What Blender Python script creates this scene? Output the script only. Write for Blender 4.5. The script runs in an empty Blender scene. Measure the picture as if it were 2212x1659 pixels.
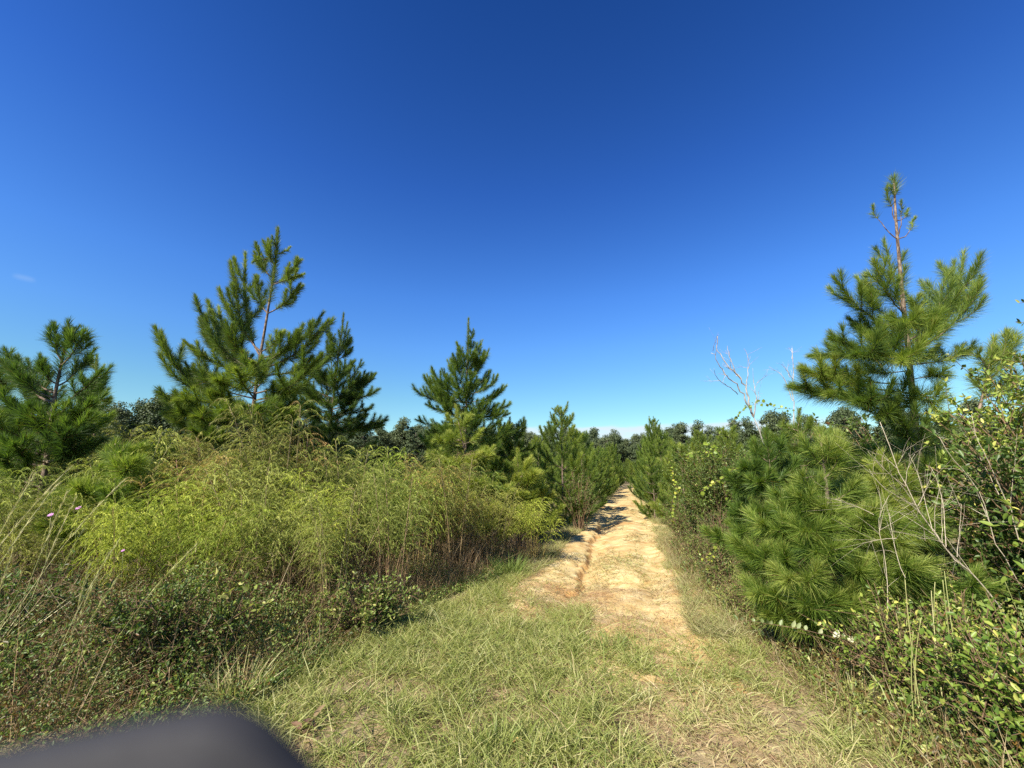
import bpy, math, random
import numpy as np
from math import sin, cos, pi, radians
from mathutils import Vector

# ------------------------------------------------------------------ basics
C = bpy.context.scene.collection
SC = bpy.context.scene
random.seed(7)

def RNG(s): return np.random.default_rng(s)

def nrm(a):
    a = np.asarray(a, float)
    return a / np.maximum(np.linalg.norm(a, axis=-1, keepdims=True), 1e-9)

def perp(D, rng):
    """unit vectors perpendicular to D, random roll"""
    return nrm(np.cross(D, nrm(rng.normal(size=D.shape))))

class Geo:
    def __init__(s):
        s.V = []; s.T = []; s.Q = []; s.c = []; s.n = 0
    def add(s, V, T=None, Q=None, tint=0.5):
        V = np.asarray(V, np.float32).reshape(-1, 3)
        if T is not None and len(T): s.T.append(np.asarray(T, np.int64).reshape(-1, 3) + s.n)
        if Q is not None and len(Q): s.Q.append(np.asarray(Q, np.int64).reshape(-1, 4) + s.n)
        s.c.append(np.broadcast_to(np.asarray(tint, np.float32), (len(V),)))
        s.V.append(V); s.n += len(V)
    def mesh(s, name, smooth=False):
        me = bpy.data.meshes.new(name)
        V = np.concatenate(s.V) if s.V else np.zeros((0, 3), np.float32)
        T = np.concatenate(s.T) if s.T else np.zeros((0, 3), np.int64)
        Q = np.concatenate(s.Q) if s.Q else np.zeros((0, 4), np.int64)
        me.vertices.add(len(V)); me.vertices.foreach_set('co', V.ravel())
        li = np.concatenate([T.ravel(), Q.ravel()]).astype(np.int32)
        me.loops.add(len(li)); me.loops.foreach_set('vertex_index', li)
        nt, nq = len(T), len(Q)
        me.polygons.add(nt + nq)
        ls = np.concatenate([np.arange(nt) * 3, nt * 3 + np.arange(nq) * 4]).astype(np.int32)
        me.polygons.foreach_set('loop_start', ls)
        if smooth: me.polygons.foreach_set('use_smooth', np.ones(nt + nq, bool))
        a = me.attributes.new('tint', 'FLOAT', 'POINT')
        if len(V): a.data.foreach_set('value', np.concatenate(s.c).astype(np.float32))
        me.update(calc_edges=True)
        return me
    def build(s, name, mat, parent=None, smooth=False):
        me = s.mesh(name, smooth)
        me.materials.append(mat)
        o = bpy.data.objects.new(name, me); C.objects.link(o)
        if parent: o.parent = parent
        return o

def tag(o, label=None, cat=None, group=None, kind=None):
    if label: o['label'] = label
    if cat: o['category'] = cat
    if group: o['group'] = group
    if kind: o['kind'] = kind
    return o

def thing(name, label, cat, loc=(0, 0, 0), rz=0, group=None, scale=1.0):
    o = bpy.data.objects.new(name, None); C.objects.link(o)
    o.empty_display_size = 0.1
    o.location = loc; o.rotation_euler = (0, 0, rz)
    o.scale = (scale,) * 3 if not hasattr(scale, '__len__') else scale
    return tag(o, label, cat, group)

def copy_thing(root, loc, rz, scale, label, group=None, color=None):
    r = root.copy(); C.objects.link(r)
    r.location = loc; r.rotation_euler = (0, 0, rz)
    r.scale = (scale,) * 3 if not hasattr(scale, '__len__') else scale
    r['label'] = label
    if group: r['group'] = group
    for ch in list(root.children):
        c = ch.copy(); C.objects.link(c); c.parent = r
        if color: c.color = color
        for gch in list(ch.children):
            d = gch.copy(); C.objects.link(d); d.parent = c
            if color: d.color = color
    return r

# ------------------------------------------------------------------ noise
_tab = RNG(99).random((256, 256))
def vnoise(x, y, s=1.0, o=0):
    x = np.asarray(x, float) * s + 37.3 + o * 17.7; y = np.asarray(y, float) * s + 91.1 + o * 29.3
    xi = np.floor(x).astype(int); yi = np.floor(y).astype(int)
    fx = x - xi; fy = y - yi
    fx = fx * fx * (3 - 2 * fx); fy = fy * fy * (3 - 2 * fy)
    t = lambda a, b: _tab[a % 256, b % 256]
    return (t(xi, yi) * (1 - fx) + t(xi + 1, yi) * fx) * (1 - fy) + (t(xi, yi + 1) * (1 - fx) + t(xi + 1, yi + 1) * fx) * fy
def fbm(x, y, s=1.0, o=0, n=4):
    r = 0; a = 0.5; tot = 0
    for k in range(n):
        r = r + a * vnoise(x, y, s * 2 ** k, o + k * 5); tot += a; a *= 0.5
    return r / tot
def sstep(a, b, x):
    t = np.clip((np.asarray(x, float) - a) / (b - a), 0, 1); return t * t * (3 - 2 * t)

# ------------------------------------------------------------------ camera model (photo 2212 wide reading grid)
HC = 1.6; FPX = 410.0; PITCH = radians(12.1); KK = 1024 / 2212.0
def ray(px, py):
    x = (px * KK - 512) / FPX; z = (384 - py * KK) / FPX
    return np.array([x, cos(PITCH) - z * sin(PITCH), sin(PITCH) + z * cos(PITCH)])
def at(px, py, Y):
    d = ray(px, py); t = Y / d[1]
    return np.array([d[0] * t, Y, HC + d[2] * t])
def gnd(px, py):
    d = ray(px, py); t = HC / -d[2]
    return np.array([d[0] * t, d[1] * t, 0.0])

cam_d = bpy.data.cameras.new('camera')
cam = bpy.data.objects.new('camera', cam_d); C.objects.link(cam)
cam.location = (0, 0, HC); cam.rotation_euler = (radians(90) + PITCH, 0, 0)
cam_d.sensor_width = 36; cam_d.lens = 36 * FPX / 1024
cam_d.clip_start = 0.005; cam_d.clip_end = 6000
cam_d.dof.use_dof = True; cam_d.dof.focus_distance = 7.0; cam_d.dof.aperture_fstop = 5.3
SC.camera = cam

# ------------------------------------------------------------------ light
TO_SUN = nrm(np.array([-0.47, -0.58, 0.67]))
sun_el = math.asin(TO_SUN[2])
sd = bpy.data.lights.new('sun', 'SUN'); so = bpy.data.objects.new('sun', sd); C.objects.link(so)
sd.energy = 5.0; sd.angle = radians(0.53); sd.color = (1.0, 0.93, 0.80)
so.rotation_euler = Vector(TO_SUN).to_track_quat('Z', 'Y').to_euler()
so.location = (-20, -14, 24)

EXPO = 1.0
W = bpy.data.worlds.new('World'); SC.world = W; W.use_nodes = True
nt = W.node_tree; nt.nodes.clear()
N = nt.nodes.new; Lk = nt.links.new
sky = N('ShaderNodeTexSky'); sky.sky_type = 'NISHITA'; sky.sun_disc = False
sky.sun_elevation = sun_el; sky.sun_rotation = math.atan2(TO_SUN[0], TO_SUN[1])
sky.altitude = 0; sky.air_density = 1.0; sky.dust_density = 0.25; sky.ozone_density = 2.6
bg = N('ShaderNodeBackground'); bg.inputs['Strength'].default_value = 0.085 * 2 ** (0.35 - EXPO)
out = N('ShaderNodeOutputWorld')
# thin cloud bank low over the far trees and one small wisp: clouds of the sky, set by compass direction
tc = N('ShaderNodeTexCoord'); sep = N('ShaderNodeSeparateXYZ'); Lk(tc.outputs['Generated'], sep.inputs[0])
def M(op, a=None, b=None, c=None):
    n = N('ShaderNodeMath'); n.operation = op
    for i, v in enumerate((a, b, c)):
        if v is None: continue
        if isinstance(v, (int, float)): n.inputs[i].default_value = v
        else: Lk(v, n.inputs[i])
    return n.outputs[0]
def MR(v, a, b, c=0, d=1):
    n = N('ShaderNodeMapRange'); n.interpolation_type = 'SMOOTHSTEP'
    n.inputs[1].default_value = a; n.inputs[2].default_value = b; n.inputs[3].default_value = c; n.inputs[4].default_value = d
    Lk(v, n.inputs[0]); return n.outputs[0]
# deep dry-air blue: the clear sky is tinted by height above the horizon
rmp = N('ShaderNodeValToRGB'); rmp.color_ramp.interpolation = 'LINEAR'
stops = [(0.0, (1.15, 1.36, 1.18)), (0.167, (1.2, 1.48, 1.42)), (0.287, (1.2, 1.52, 1.9)), (0.393, (1.07, 1.44, 2.03)), (0.6, (0.66, 1.02, 1.75)), (0.82, (0.38, 0.70, 1.27)), (1.0, (0.34, 0.62, 1.1))]
el_ = rmp.color_ramp.elements
while len(el_) < len(stops): el_.new(0.5)
for e, (p_, c_) in zip(el_, stops): e.position = p_; e.color = (*[q / 2.3 for q in c_], 1)
Lk(sep.outputs[2], rmp.inputs[0])
mlt = N('ShaderNodeVectorMath'); mlt.operation = 'MULTIPLY'; sat = N('ShaderNodeHueSaturation'); sat.inputs['Saturation'].default_value = 1.22; Lk(sky.outputs[0], sat.inputs['Color']); Lk(sat.outputs[0], mlt.inputs[0]); Lk(rmp.outputs[0], mlt.inputs[1])
hs = N('ShaderNodeVectorMath'); hs.operation = 'SCALE'; hs.inputs['Scale'].default_value = 2.3; Lk(mlt.outputs[0], hs.inputs[0])
az = M('ARCTAN2', sep.outputs[0], sep.outputs[1])
mp = N('ShaderNodeMapping'); mp.inputs['Scale'].default_value = (9, 9, 60); Lk(tc.outputs['Generated'], mp.inputs[0])
nz = N('ShaderNodeTexNoise'); nz.inputs['Scale'].default_value = 2.0; nz.inputs['Detail'].default_value = 6; Lk(mp.outputs[0], nz.inputs[0])
topz = M('MULTIPLY_ADD', nz.outputs[0], 0.016, 0.098)
edge = M('SUBTRACT', topz, sep.outputs[2])
band = M('MULTIPLY', MR(edge, -0.004, 0.008), MR(az, -0.1, 0.02))
band = M('MULTIPLY', band, MR(az, 0.55, 0.75, 1, 0))
band = M('MULTIPLY', band, MR(nz.outputs[0], 0.25, 0.6, 0.55, 0.9))
dw = nrm(ray(52, 602))
dt = N('ShaderNodeVectorMath'); dt.operation = 'DOT_PRODUCT'; Lk(tc.outputs['Generated'], dt.inputs[0]); dt.inputs[1].default_value = tuple(dw)
wz = M('MULTIPLY', MR(dt.outputs['Value'], 0.9999, 1.0, 0, .28), MR(sep.outputs[2], dw[2] - .006, dw[2] + .002))
wz = M('MULTIPLY', wz, MR(sep.outputs[2], dw[2] + .001, dw[2] + .008, .4, 0))
band = M('ADD', band, wz)
mix = N('ShaderNodeMix'); mix.data_type = 'RGBA'
Lk(band, mix.inputs[0]); Lk(hs.outputs[0], mix.inputs[6]); mix.inputs[7].default_value = (7.2, 8.3, 9.0, 1)
Lk(mix.outputs[2], bg.inputs['Color']); Lk(bg.outputs[0], out.inputs[0])

SC.view_settings.view_transform = 'Standard'; SC.view_settings.look = 'None'
SC.view_settings.exposure = EXPO; SC.view_settings.gamma = 1.0
SC.render.engine = 'CYCLES'
cy = SC.cycles
cy.max_bounces = 8; cy.diffuse_bounces = 4; cy.glossy_bounces = 2; cy.transmission_bounces = 5
cy.transparent_max_bounces = 4; cy.caustics_reflective = False; cy.caustics_refractive = False
cy.use_denoising = False
cy.use_adaptive_sampling = False

# ------------------------------------------------------------------ materials
def new_mat(name):
    m = bpy.data.materials.new(name); m.use_nodes = True
    m.node_tree.nodes.clear(); return m, m.node_tree
def leaf_mat(name, stops, rough=0.5, spec=0.35, trans=0.3, tcol=(1.15, 1.25, 0.6), var=0.14, hue=0.015):
    m, t = new_mat(name); n = t.nodes.new; L = t.links.new
    at_ = n('ShaderNodeAttribute'); at_.attribute_name = 'tint'
    r = n('ShaderNodeValToRGB'); L(at_.outputs['Fac'], r.inputs[0])
    el = r.color_ramp.elements
    while len(el) < len(stops): el.new(0.5)
    for e, (p, c) in zip(el, stops): e.position = p; e.color = (*c, 1)
    oi = n('ShaderNodeObjectInfo')
    mul = n('ShaderNodeMix'); mul.data_type = 'RGBA'; mul.blend_type = 'MULTIPLY'; mul.inputs[0].default_value = 1
    L(r.outputs[0], mul.inputs[6]); L(oi.outputs['Color'], mul.inputs[7])
    h = n('ShaderNodeHueSaturation')
    mr = n('ShaderNodeMapRange'); L(oi.outputs['Random'], mr.inputs[0]); mr.inputs[3].default_value = 1 - var; mr.inputs[4].default_value = 1 + var
    mh = n('ShaderNodeMapRange'); L(oi.outputs['Random'], mh.inputs[0]); mh.inputs[3].default_value = 0.5 + hue; mh.inputs[4].default_value = 0.5 - hue
    L(mr.outputs[0], h.inputs['Value']); L(mh.outputs[0], h.inputs['Hue']); L(mul.outputs[2], h.inputs['Color'])
    p = n('ShaderNodeBsdfPrincipled'); L(h.outputs[0], p.inputs['Base Color'])
    p.inputs['Roughness'].default_value = rough; p.inputs['Specular IOR Level'].default_value = spec
    tm = n('ShaderNodeMix'); tm.data_type = 'RGBA'; tm.blend_type = 'MULTIPLY'; tm.inputs[0].default_value = 1
    L(h.outputs[0], tm.inputs[6]); tm.inputs[7].default_value = (*tcol, 1)
    tr = n('ShaderNodeBsdfTranslucent'); L(tm.outputs[2], tr.inputs[0])
    ms = n('ShaderNodeMixShader'); ms.inputs[0].default_value = trans
    L(p.outputs[0], ms.inputs[1]); L(tr.outputs[0], ms.inputs[2])
    o = n('ShaderNodeOutputMaterial'); L(ms.outputs[0], o.inputs[0]); return m
def noise_mat(name, stops, scale, rough=0.9, bump=0.3, detail=5, stretch=(1, 1, 1), dist=0.02, spec=0.2):
    m, t = new_mat(name); n = t.nodes.new; L = t.links.new
    c = n('ShaderNodeTexCoord'); mp = n('ShaderNodeMapping'); mp.inputs['Scale'].default_value = stretch
    L(c.outputs['Object'], mp.inputs[0])
    z = n('ShaderNodeTexNoise'); z.inputs['Scale'].default_value = scale; z.inputs['Detail'].default_value = detail; L(mp.outputs[0], z.inputs[0])
    r = n('ShaderNodeValToRGB'); L(z.outputs[0], r.inputs[0]); el = r.color_ramp.elements
    while len(el) < len(stops): el.new(0.5)
    for e, (p_, c_) in zip(el, stops): e.position = p_; e.color = (*c_, 1)
    p = n('ShaderNodeBsdfPrincipled'); L(r.outputs[0], p.inputs['Base Color']); p.inputs['Roughness'].default_value = rough
    p.inputs['Specular IOR Level'].default_value = spec
    b = n('ShaderNodeBump'); b.inputs['Strength'].default_value = bump; b.inputs['Distance'].default_value = dist
    L(z.outputs[0], b.inputs['Height']); L(b.outputs[0], p.inputs['Normal'])
    o = n('ShaderNodeOutputMaterial'); L(p.outputs[0], o.inputs[0]); return m

M_NEEDLE = leaf_mat('pine_needles', [(0, (0.22, 0.12, 0.04)), (0.12, (0.05, 0.09, 0.03)), (0.5, (0.135, 0.205, 0.036)), (0.8, (0.265, 0.34, 0.05)), (1, (0.48, 0.49, 0.13))], rough=0.45, spec=0.28, trans=0.4)
M_FENNEL = leaf_mat('fennel_threads', [(0, (0.16, 0.075, 0.03)), (0.2, (0.32, 0.23, 0.10)), (0.45, (0.21, 0.24, 0.05)), (0.75, (0.385, 0.415, 0.085)), (1, (0.60, 0.59, 0.18))], rough=0.6, spec=0.25, trans=0.32)
M_LEAF = leaf_mat('green_leaves', [(0, (0.17, 0.09, 0.03)), (0.15, (0.05, 0.085, 0.02)), (0.5, (0.105, 0.17, 0.034)), (0.8, (0.22, 0.285, 0.06)), (1, (0.48, 0.46, 0.15))], rough=0.42, spec=0.36, trans=0.33)
M_VINE = leaf_mat('vine_leaves', [(0, (0.12, 0.15, 0.03)), (0.5, (0.27, 0.36, 0.05)), (1, (0.5, 0.5, 0.08))], rough=0.4, spec=0.4, trans=0.42)
M_PALE = leaf_mat('pale_leaves', [(0, (0.2, 0.25, 0.08)), (0.5, (0.42, 0.43, 0.22)), (1, (0.66, 0.62, 0.42))], rough=0.45, spec=0.4, trans=0.25)
M_GRASS = leaf_mat('grass_blades', [(0, (0.17, 0.105, 0.055)), (0.25, (0.46, 0.37, 0.20)), (0.45, (0.44, 0.42, 0.18)), (0.7, (0.275, 0.30, 0.08)), (1, (0.16, 0.22, 0.045))], rough=0.5, spec=0.35, trans=0.3)
M_STRAW = leaf_mat('dry_stalks', [(0, (0.09, 0.05, 0.027)), (0.5, (0.28, 0.185, 0.095)), (1, (0.50, 0.40, 0.24))], rough=0.7, spec=0.2, trans=0.12, tcol=(1, 0.9, 0.7))
M_TREE = leaf_mat('tree_leaves', [(0, (0.045, 0.065, 0.03)), (0.5, (0.085, 0.115, 0.05)), (1, (0.14, 0.17, 0.075))], rough=0.55, spec=0.3, trans=0.18)
M_BARK = noise_mat('pine_bark', [(0.35, (0.055, 0.036, 0.026)), (0.5, (0.15, 0.108, 0.078)), (0.65, (0.28, 0.212, 0.155))], 34, stretch=(1, 1, 0.4), bump=1.0, dist=0.015)
M_TWIG = noise_mat('brown_twig', [(0.3, (0.08, 0.05, 0.03)), (0.7, (0.24, 0.16, 0.09))], 30)
M_SNAG = noise_mat('weathered_wood', [(0.32, (0.16, 0.14, 0.12)), (0.5, (0.36, 0.33, 0.29)), (0.7, (0.5, 0.47, 0.43))], 14, stretch=(1, 1, 0.5), bump=0.4)
M_TRUNK = noise_mat('grey_bark', [(0.3, (0.07, 0.055, 0.04)), (0.7, (0.2, 0.17, 0.13))], 8, stretch=(1, 1, 0.3))
M_CASE = noise_mat('dark_leather', [(0.4, (0.028, 0.0275, 0.031)), (0.6, (0.033, 0.0325, 0.036))], 900, rough=0.75, bump=0.05, dist=0.0002)

# ------------------------------------------------------------------ ground and track
TD = np.array([0.28, 0.96]); TN = np.array([0.96, -0.28])     # along / across (positive = right)
TC0 = np.array([1.92, 8.6])
def track_ac(x, y):
    dx = np.asarray(x, float) - TC0[0]; dy = np.asarray(y, float) - TC0[1]
    return dx * TD[0] + dy * TD[1], dx * TN[0] + dy * TN[1]
def track_xy(a, c):
    return TC0[0] + a * TD[0] + c * TN[0], TC0[1] + a * TD[1] + c * TN[1]
def base_z(x, y):
    return (fbm(x, y, 0.35, 3) - 0.5) * 0.14 * sstep(1, 6, np.hypot(x, y)) + (fbm(x, y, 2.2, 11, 3) - 0.5) * 0.05
HW = 1.28
def bank(a, c):
    """washed-out drop inside the left edge of the track"""
    w = sstep(-3.2, -2.0, a) * (1 - sstep(4.5, 8.5, a))
    pos = -0.62 + 0.34 * (vnoise(a, a * 0, 1.3, 2) - 0.5) + 0.16 * (vnoise(a, c, 5, 4) - 0.5) + 0.11 * (vnoise(a, c, 13, 6) - .5) - 0.03 * (a - 1)
    w = w * (.45 + .75 * vnoise(a, a * 0, .9, 8))
    d = sstep(0, 0.15, c - pos) * (1 - sstep(0.12, 1.3, c - pos))
    return -0.14 * w * d
def track_z(x, y):
    a, c = track_ac(x, y)
    ins = 1 - sstep(0.85, HW, np.abs(c))
    ins = ins * sstep(-5.2, -3.6, a)
    z = base_z(x, y)
    r = (fbm(x, y, 1.6, 21, 4) - 0.5) * 0.09 + (fbm(x, y, 7, 22, 3) - 0.5) * 0.03
    rut = -0.05 * (np.exp(-((c - 0.72) / 0.2) ** 2) + np.exp(-((c + 0.45) / 0.2) ** 2))
    z = z + ins * (r + rut - 0.02) + bank(a, c)
    return z
def surf_z(x, y):
    a, c = track_ac(x, y)
    return np.where((np.abs(c) < HW) & (a > -5) & (a < 60), track_z(x, y) + 0.004, base_z(x, y))

def axis(lo, hi, step, far):
    mid = np.arange(lo, hi + 1e-6, step)
    k = step * 1.12 ** np.arange(1, 200); k = np.cumsum(k)
    return np.concatenate([(lo - k[k < far])[::-1], mid, hi + k[k < far]])
xs = axis(-9, 9, 0.09, 2500); ys = axis(1.5, 22, 0.09, 2500)
X, Y = np.meshgrid(xs, ys)
A_, C_ = track_ac(X, Y)
Z = base_z(X, Y) * np.where((np.abs(X) < 60) & (np.abs(Y) < 90), 1, 0)
drop = (1 - sstep(0.95, 1.2, np.abs(C_))) * sstep(-4.7, -4.3, A_) * (1 - sstep(11, 12.5, A_))
Z = Z - 0.5 * drop
g = Geo()
nx, ny = len(xs), len(ys)
idx = np.arange(nx * ny).reshape(ny, nx)
Q = np.stack([idx[:-1, :-1], idx[:-1, 1:], idx[1:, 1:], idx[1:, :-1]], -1).reshape(-1, 4)
sand = (1 - sstep(0.9, 1.9, np.abs(C_))) * sstep(-7, -3, A_) * (1 - sstep(41, 45, A_))
sand = np.clip(sand + 0.55 * sstep(0.58, 0.7, fbm(X, Y, 0.9, 31)) * (1 - sstep(3, 5, np.hypot(X - 0.4, Y - 4))), 0, 1)
g.add(np.stack([X, Y, Z], -1), Q=Q, tint=sand.ravel())

def soil_mat(name, track):
    m, t = new_mat(name); n = t.nodes.new; L = t.links.new
    c = n('ShaderNodeTexCoord')
    def noise(s, d=5, r=0.55):
        z = n('ShaderNodeTexNoise'); z.inputs['Scale'].default_value = s; z.inputs['Detail'].default_value = d; z.inputs['Roughness'].default_value = r
        L(c.outputs['Object'], z.inputs[0]); return z.outputs[0]
    def ramp(v, stops):
        r = n('ShaderNodeValToRGB'); L(v, r.inputs[0]); el = r.color_ramp.elements
        while len(el) < len(stops): el.new(0.5)
        for e, (p_, c_) in zip(el, stops): e.position = p_; e.color = (*c_, 1)
        return r.outputs[0]
    def mixc(f, a, b):
        k = n('ShaderNodeMix'); k.data_type = 'RGBA'; L(f, k.inputs[0]); L(a, k.inputs[6]); L(b, k.inputs[7]); return k.outputs[2]
    at_ = n('ShaderNodeAttribute'); at_.attribute_name = 'tint'
    big = noise(0.9, 6); mid = noise(4.5, 6, 0.65); fine = noise(38, 6, 0.7)
    sandc = ramp(mid, [(0.3, (0.42, 0.28, 0.11)), (0.5, (0.56, 0.425, 0.20)), (0.7, (0.64, 0.535, 0.31))])
    clay = ramp(fine, [(0.3, (0.34, 0.175, 0.06)), (0.7, (0.46, 0.27, 0.105))])
    fm = n('ShaderNodeMapRange'); fm.inputs[1].default_value = 0.50; fm.inputs[2].default_value = 0.64; fm.inputs[4].default_value = 0.8; L(big, fm.inputs[0])
    soil = mixc(fm.outputs[0], sandc, clay)
    if track:
        col = mixc(at_.outputs['Fac'], soil, clay)
    else:
        thatch = ramp(fine, [(0.3, (0.12, 0.09, 0.05)), (0.55, (0.28, 0.22, 0.125)), (0.75, (0.44, 0.37, 0.23))])
        f2 = n('ShaderNodeMath'); f2.operation = 'MULTIPLY_ADD'; L(mid, f2.inputs[0]); f2.inputs[1].default_value = 1.6; f2.inputs[2].default_value = -0.8
        f3 = n('ShaderNodeMath'); f3.operation = 'ADD'; f3.use_clamp = True; L(f2.outputs[0], f3.inputs[0]); L(at_.outputs['Fac'], f3.inputs[1])
        col = mixc(f3.outputs[0], thatch, soil)
    sp = n('ShaderNodeMix'); sp.data_type = 'RGBA'; sp.blend_type = 'MULTIPLY'; sp.inputs[0].default_value = 1
    L(col, sp.inputs[6]); L(ramp(noise(160, 3), [(0.3, (0.78, 0.76, 0.72)), (0.6, (1.06, 1.06, 1.06))]), sp.inputs[7])
    p = n('ShaderNodeBsdfPrincipled'); L(sp.outputs[2], p.inputs['Base Color']); p.inputs['Roughness'].default_value = 0.95
    p.inputs['Specular IOR Level'].default_value = 0.1
    b1 = n('ShaderNodeBump'); b1.inputs['Strength'].default_value = 0.6; b1.inputs['Distance'].default_value = 0.03; L(mid, b1.inputs['Height'])
    b2 = n('ShaderNodeBump'); b2.inputs['Strength'].default_value = 0.7; b2.inputs['Distance'].default_value = 0.008; L(fine, b2.inputs['Height'])
    L(b1.outputs[0], b2.inputs['Normal']); L(b2.outputs[0], p.inputs['Normal'])
    o = n('ShaderNodeOutputMaterial'); L(p.outputs[0], o.inputs[0]); return m
M_SOIL = soil_mat('sandy_soil', False); M_TRACK = soil_mat('track_sand', True)
tag(g.build('ground', M_SOIL, smooth=True), kind='structure')

aa = np.concatenate([np.arange(-5, 13, 0.045), np.linspace(13, 30, 120), np.linspace(30.3, 44, 50)])
cc = np.concatenate([np.arange(-HW, HW + 1e-6, 0.03)])
A2, C2 = np.meshgrid(aa, cc)
TX, TY = track_xy(A2, C2)
TZ = track_z(TX, TY) + 0.004 + np.where(A2 > 11, 0.02, 0)
gy, gx = np.gradient(TZ); slope = np.hypot(gy / 0.03, np.where(np.abs(A2) < 13, gx / 0.045, 0))
bk = -bank(A2, C2)
clay = np.clip(.8 * sstep(0.35, 0.9, slope) * (bk > 0.01) + 0.5 * sstep(0.06, 0.16, bk) * sstep(0.45, 0.6, fbm(TX, TY, 3, 41)), 0, 1)
g = Geo(); n1, n2 = A2.shape; idx = np.arange(n1 * n2).reshape(n1, n2)
Q = np.stack([idx[:-1, :-1], idx[:-1, 1:], idx[1:, 1:], idx[1:, :-1]], -1).reshape(-1, 4)
g.add(np.stack([TX, TY, TZ], -1), Q=Q, tint=clay.ravel())
tag(g.build('dirt_track', M_TRACK, smooth=True), kind='structure')

# ------------------------------------------------------------------ plant geometry
UP = np.array([0, 0, 1.0])
def blades(g, P, D, L, W, B, tint, rng, seg=2, side=None):
    n = len(P)
    if n == 0: return
    L = np.broadcast_to(L, (n,))[:, None]; W = np.broadcast_to(W, (n,))[:, None]; tint = np.broadcast_to(tint, (n,))
    S = perp(D, rng) if side is None else side
    if seg == 1:
        V = np.stack([P - S * W / 2, P + S * W / 2, P + D * L + B], 1)
        T = np.arange(n * 3).reshape(n, 3)
        g.add(V.reshape(-1, 3), T=T, tint=np.repeat(tint, 3))
    else:
        m = P + D * L * 0.55 + B * 0.3
        V = np.stack([P - S * W / 2, P + S * W / 2, m + S * W * 0.42, m - S * W * 0.42, P + D * L + B], 1)
        k = np.arange(n)[:, None] * 5
        g.add(V.reshape(-1, 3), T=k + np.array([[3, 2, 4]]), Q=k + np.array([[0, 1, 2, 3]]), tint=np.repeat(tint, 5))
def leaves(g, P, D, Nn, L, W, tint, fold=0.3):
    n = len(P)
    if n == 0: return
    L = np.broadcast_to(L, (n,))[:, None]; W = np.broadcast_to(W, (n,))[:, None]; tint = np.broadcast_to(tint, (n,))
    S = nrm(np.cross(D, Nn)); U = np.cross(S, D)
    V = np.stack([P, P + D * L * .3 + S * W * .46 + U * W * fold * .5, P + D * L * .68 + S * W * .40 + U * W * fold * .4,
                  P + D * L - U * L * .1, P + D * L * .68 - S * W * .40 + U * W * fold * .4, P + D * L * .3 - S * W * .46 + U * W * fold * .5], 1)
    k = np.arange(n)[:, None] * 6
    Q = np.concatenate([k + np.array([[0, 3, 2, 1]]), k + np.array([[0, 5, 4, 3]])])
    g.add(V.reshape(-1, 3), Q=Q, tint=np.repeat(tint, 6))
def tube(g, pts, rad, k=5, tint=0.5):
    pts = np.asarray(pts, float); n = len(pts)
    rad = np.broadcast_to(np.asarray(rad, float), (n,))
    T = nrm(np.gradient(pts, axis=0))
    ref = np.array([0.31, 0.95, 0.05]) if abs(T[:, 1]).mean() < 0.85 else np.array([0.95, 0.3, 0.1])
    u = nrm(np.cross(T, ref)); v = np.cross(T, u)
    a = np.arange(k) * 2 * pi / k
    V = pts[:, None, :] + rad[:, None, None] * (u[:, None, :] * np.cos(a)[None, :, None] + v[:, None, :] * np.sin(a)[None, :, None])
    i = np.arange(n - 1)[:, None] * k; j = np.arange(k)[None, :]; j2 = (j + 1) % k
    Q = np.stack([i + j, i + j2, i + k + j2, i + k + j], -1).reshape(-1, 4)
    V = V.reshape(-1, 3)
    cap = np.arange(k)
    T3 = [[(n - 1) * k + cap[t], (n - 1) * k + cap[t + 1], (n - 1) * k] for t in range(1, k - 1)]
    g.add(V, T=T3, Q=Q, tint=tint)
def bez(p0, p1, p2, n=7):
    t = np.linspace(0, 1, n)[:, None]
    return (1 - t) ** 2 * p0 + 2 * t * (1 - t) * p1 + t * t * p2
def resample(pts, n):
    pts = np.asarray(pts, float)
    s = np.concatenate([[0], np.cumsum(np.linalg.norm(np.diff(pts, axis=0), axis=1))])
    q = np.linspace(0, s[-1], n)
    return np.stack([np.interp(q, s, pts[:, i]) for i in range(3)], 1)
def smooth_line(pts, n):
    p = resample(pts, n)
    for _ in range(2): p[1:-1] = 0.25 * p[:-2] + 0.5 * p[1:-1] + 0.25 * p[2:]
    return p
def along(pts, f):
    pts = np.asarray(pts); n = len(pts) - 1
    x = np.clip(f, 0, 0.9999) * n; i = x.astype(int); w = (x - i)[:, None]
    return pts[i] * (1 - w) + pts[i + 1] * w, nrm(pts[i + 1] - pts[i])

def needles(g, pts, rng, L=0.19, W=0.0032, dens=420, start=0.2, t0=0.4, tv=0.16, tipb=0.15, a0=56, a1=17, droop=0.12, seg=2):
    ln = np.linalg.norm(np.diff(pts, axis=0), axis=1).sum()
    n = int(dens * ln * (1 - start)) + 24
    f = start + (1 - start) * rng.random(n) ** 0.9
    f[:24] = 1 - 0.03 * rng.random(24)
    P, T = along(pts, f)
    R = perp(T, rng)
    q = (f - start) / max(1e-6, 1 - start)
    a = np.radians(a0 + (a1 - a0) * q + rng.normal(0, 9, n))
    D = nrm(T * np.cos(a)[:, None] + R * np.sin(a)[:, None] + UP * 0.1)
    ll = L * (0.72 + 0.4 * rng.random(n)) * (1 - 0.3 * q ** 4)
    B = -UP * (droop * ll * (0.4 + rng.random(n)))[:, None] + rng.normal(0, 0.03, (n, 3)) * ll[:, None] * 2
    tint = np.clip(t0 + rng.normal(0, tv, n) + tipb * q ** 3, 0.13, 0.97)
    dead = rng.random(n) < 0.012 + 0.03 * (q < 0.12)
    tint[dead] = 0.02
    blades(g, P, D, ll, W, B, tint, rng, seg)

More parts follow.
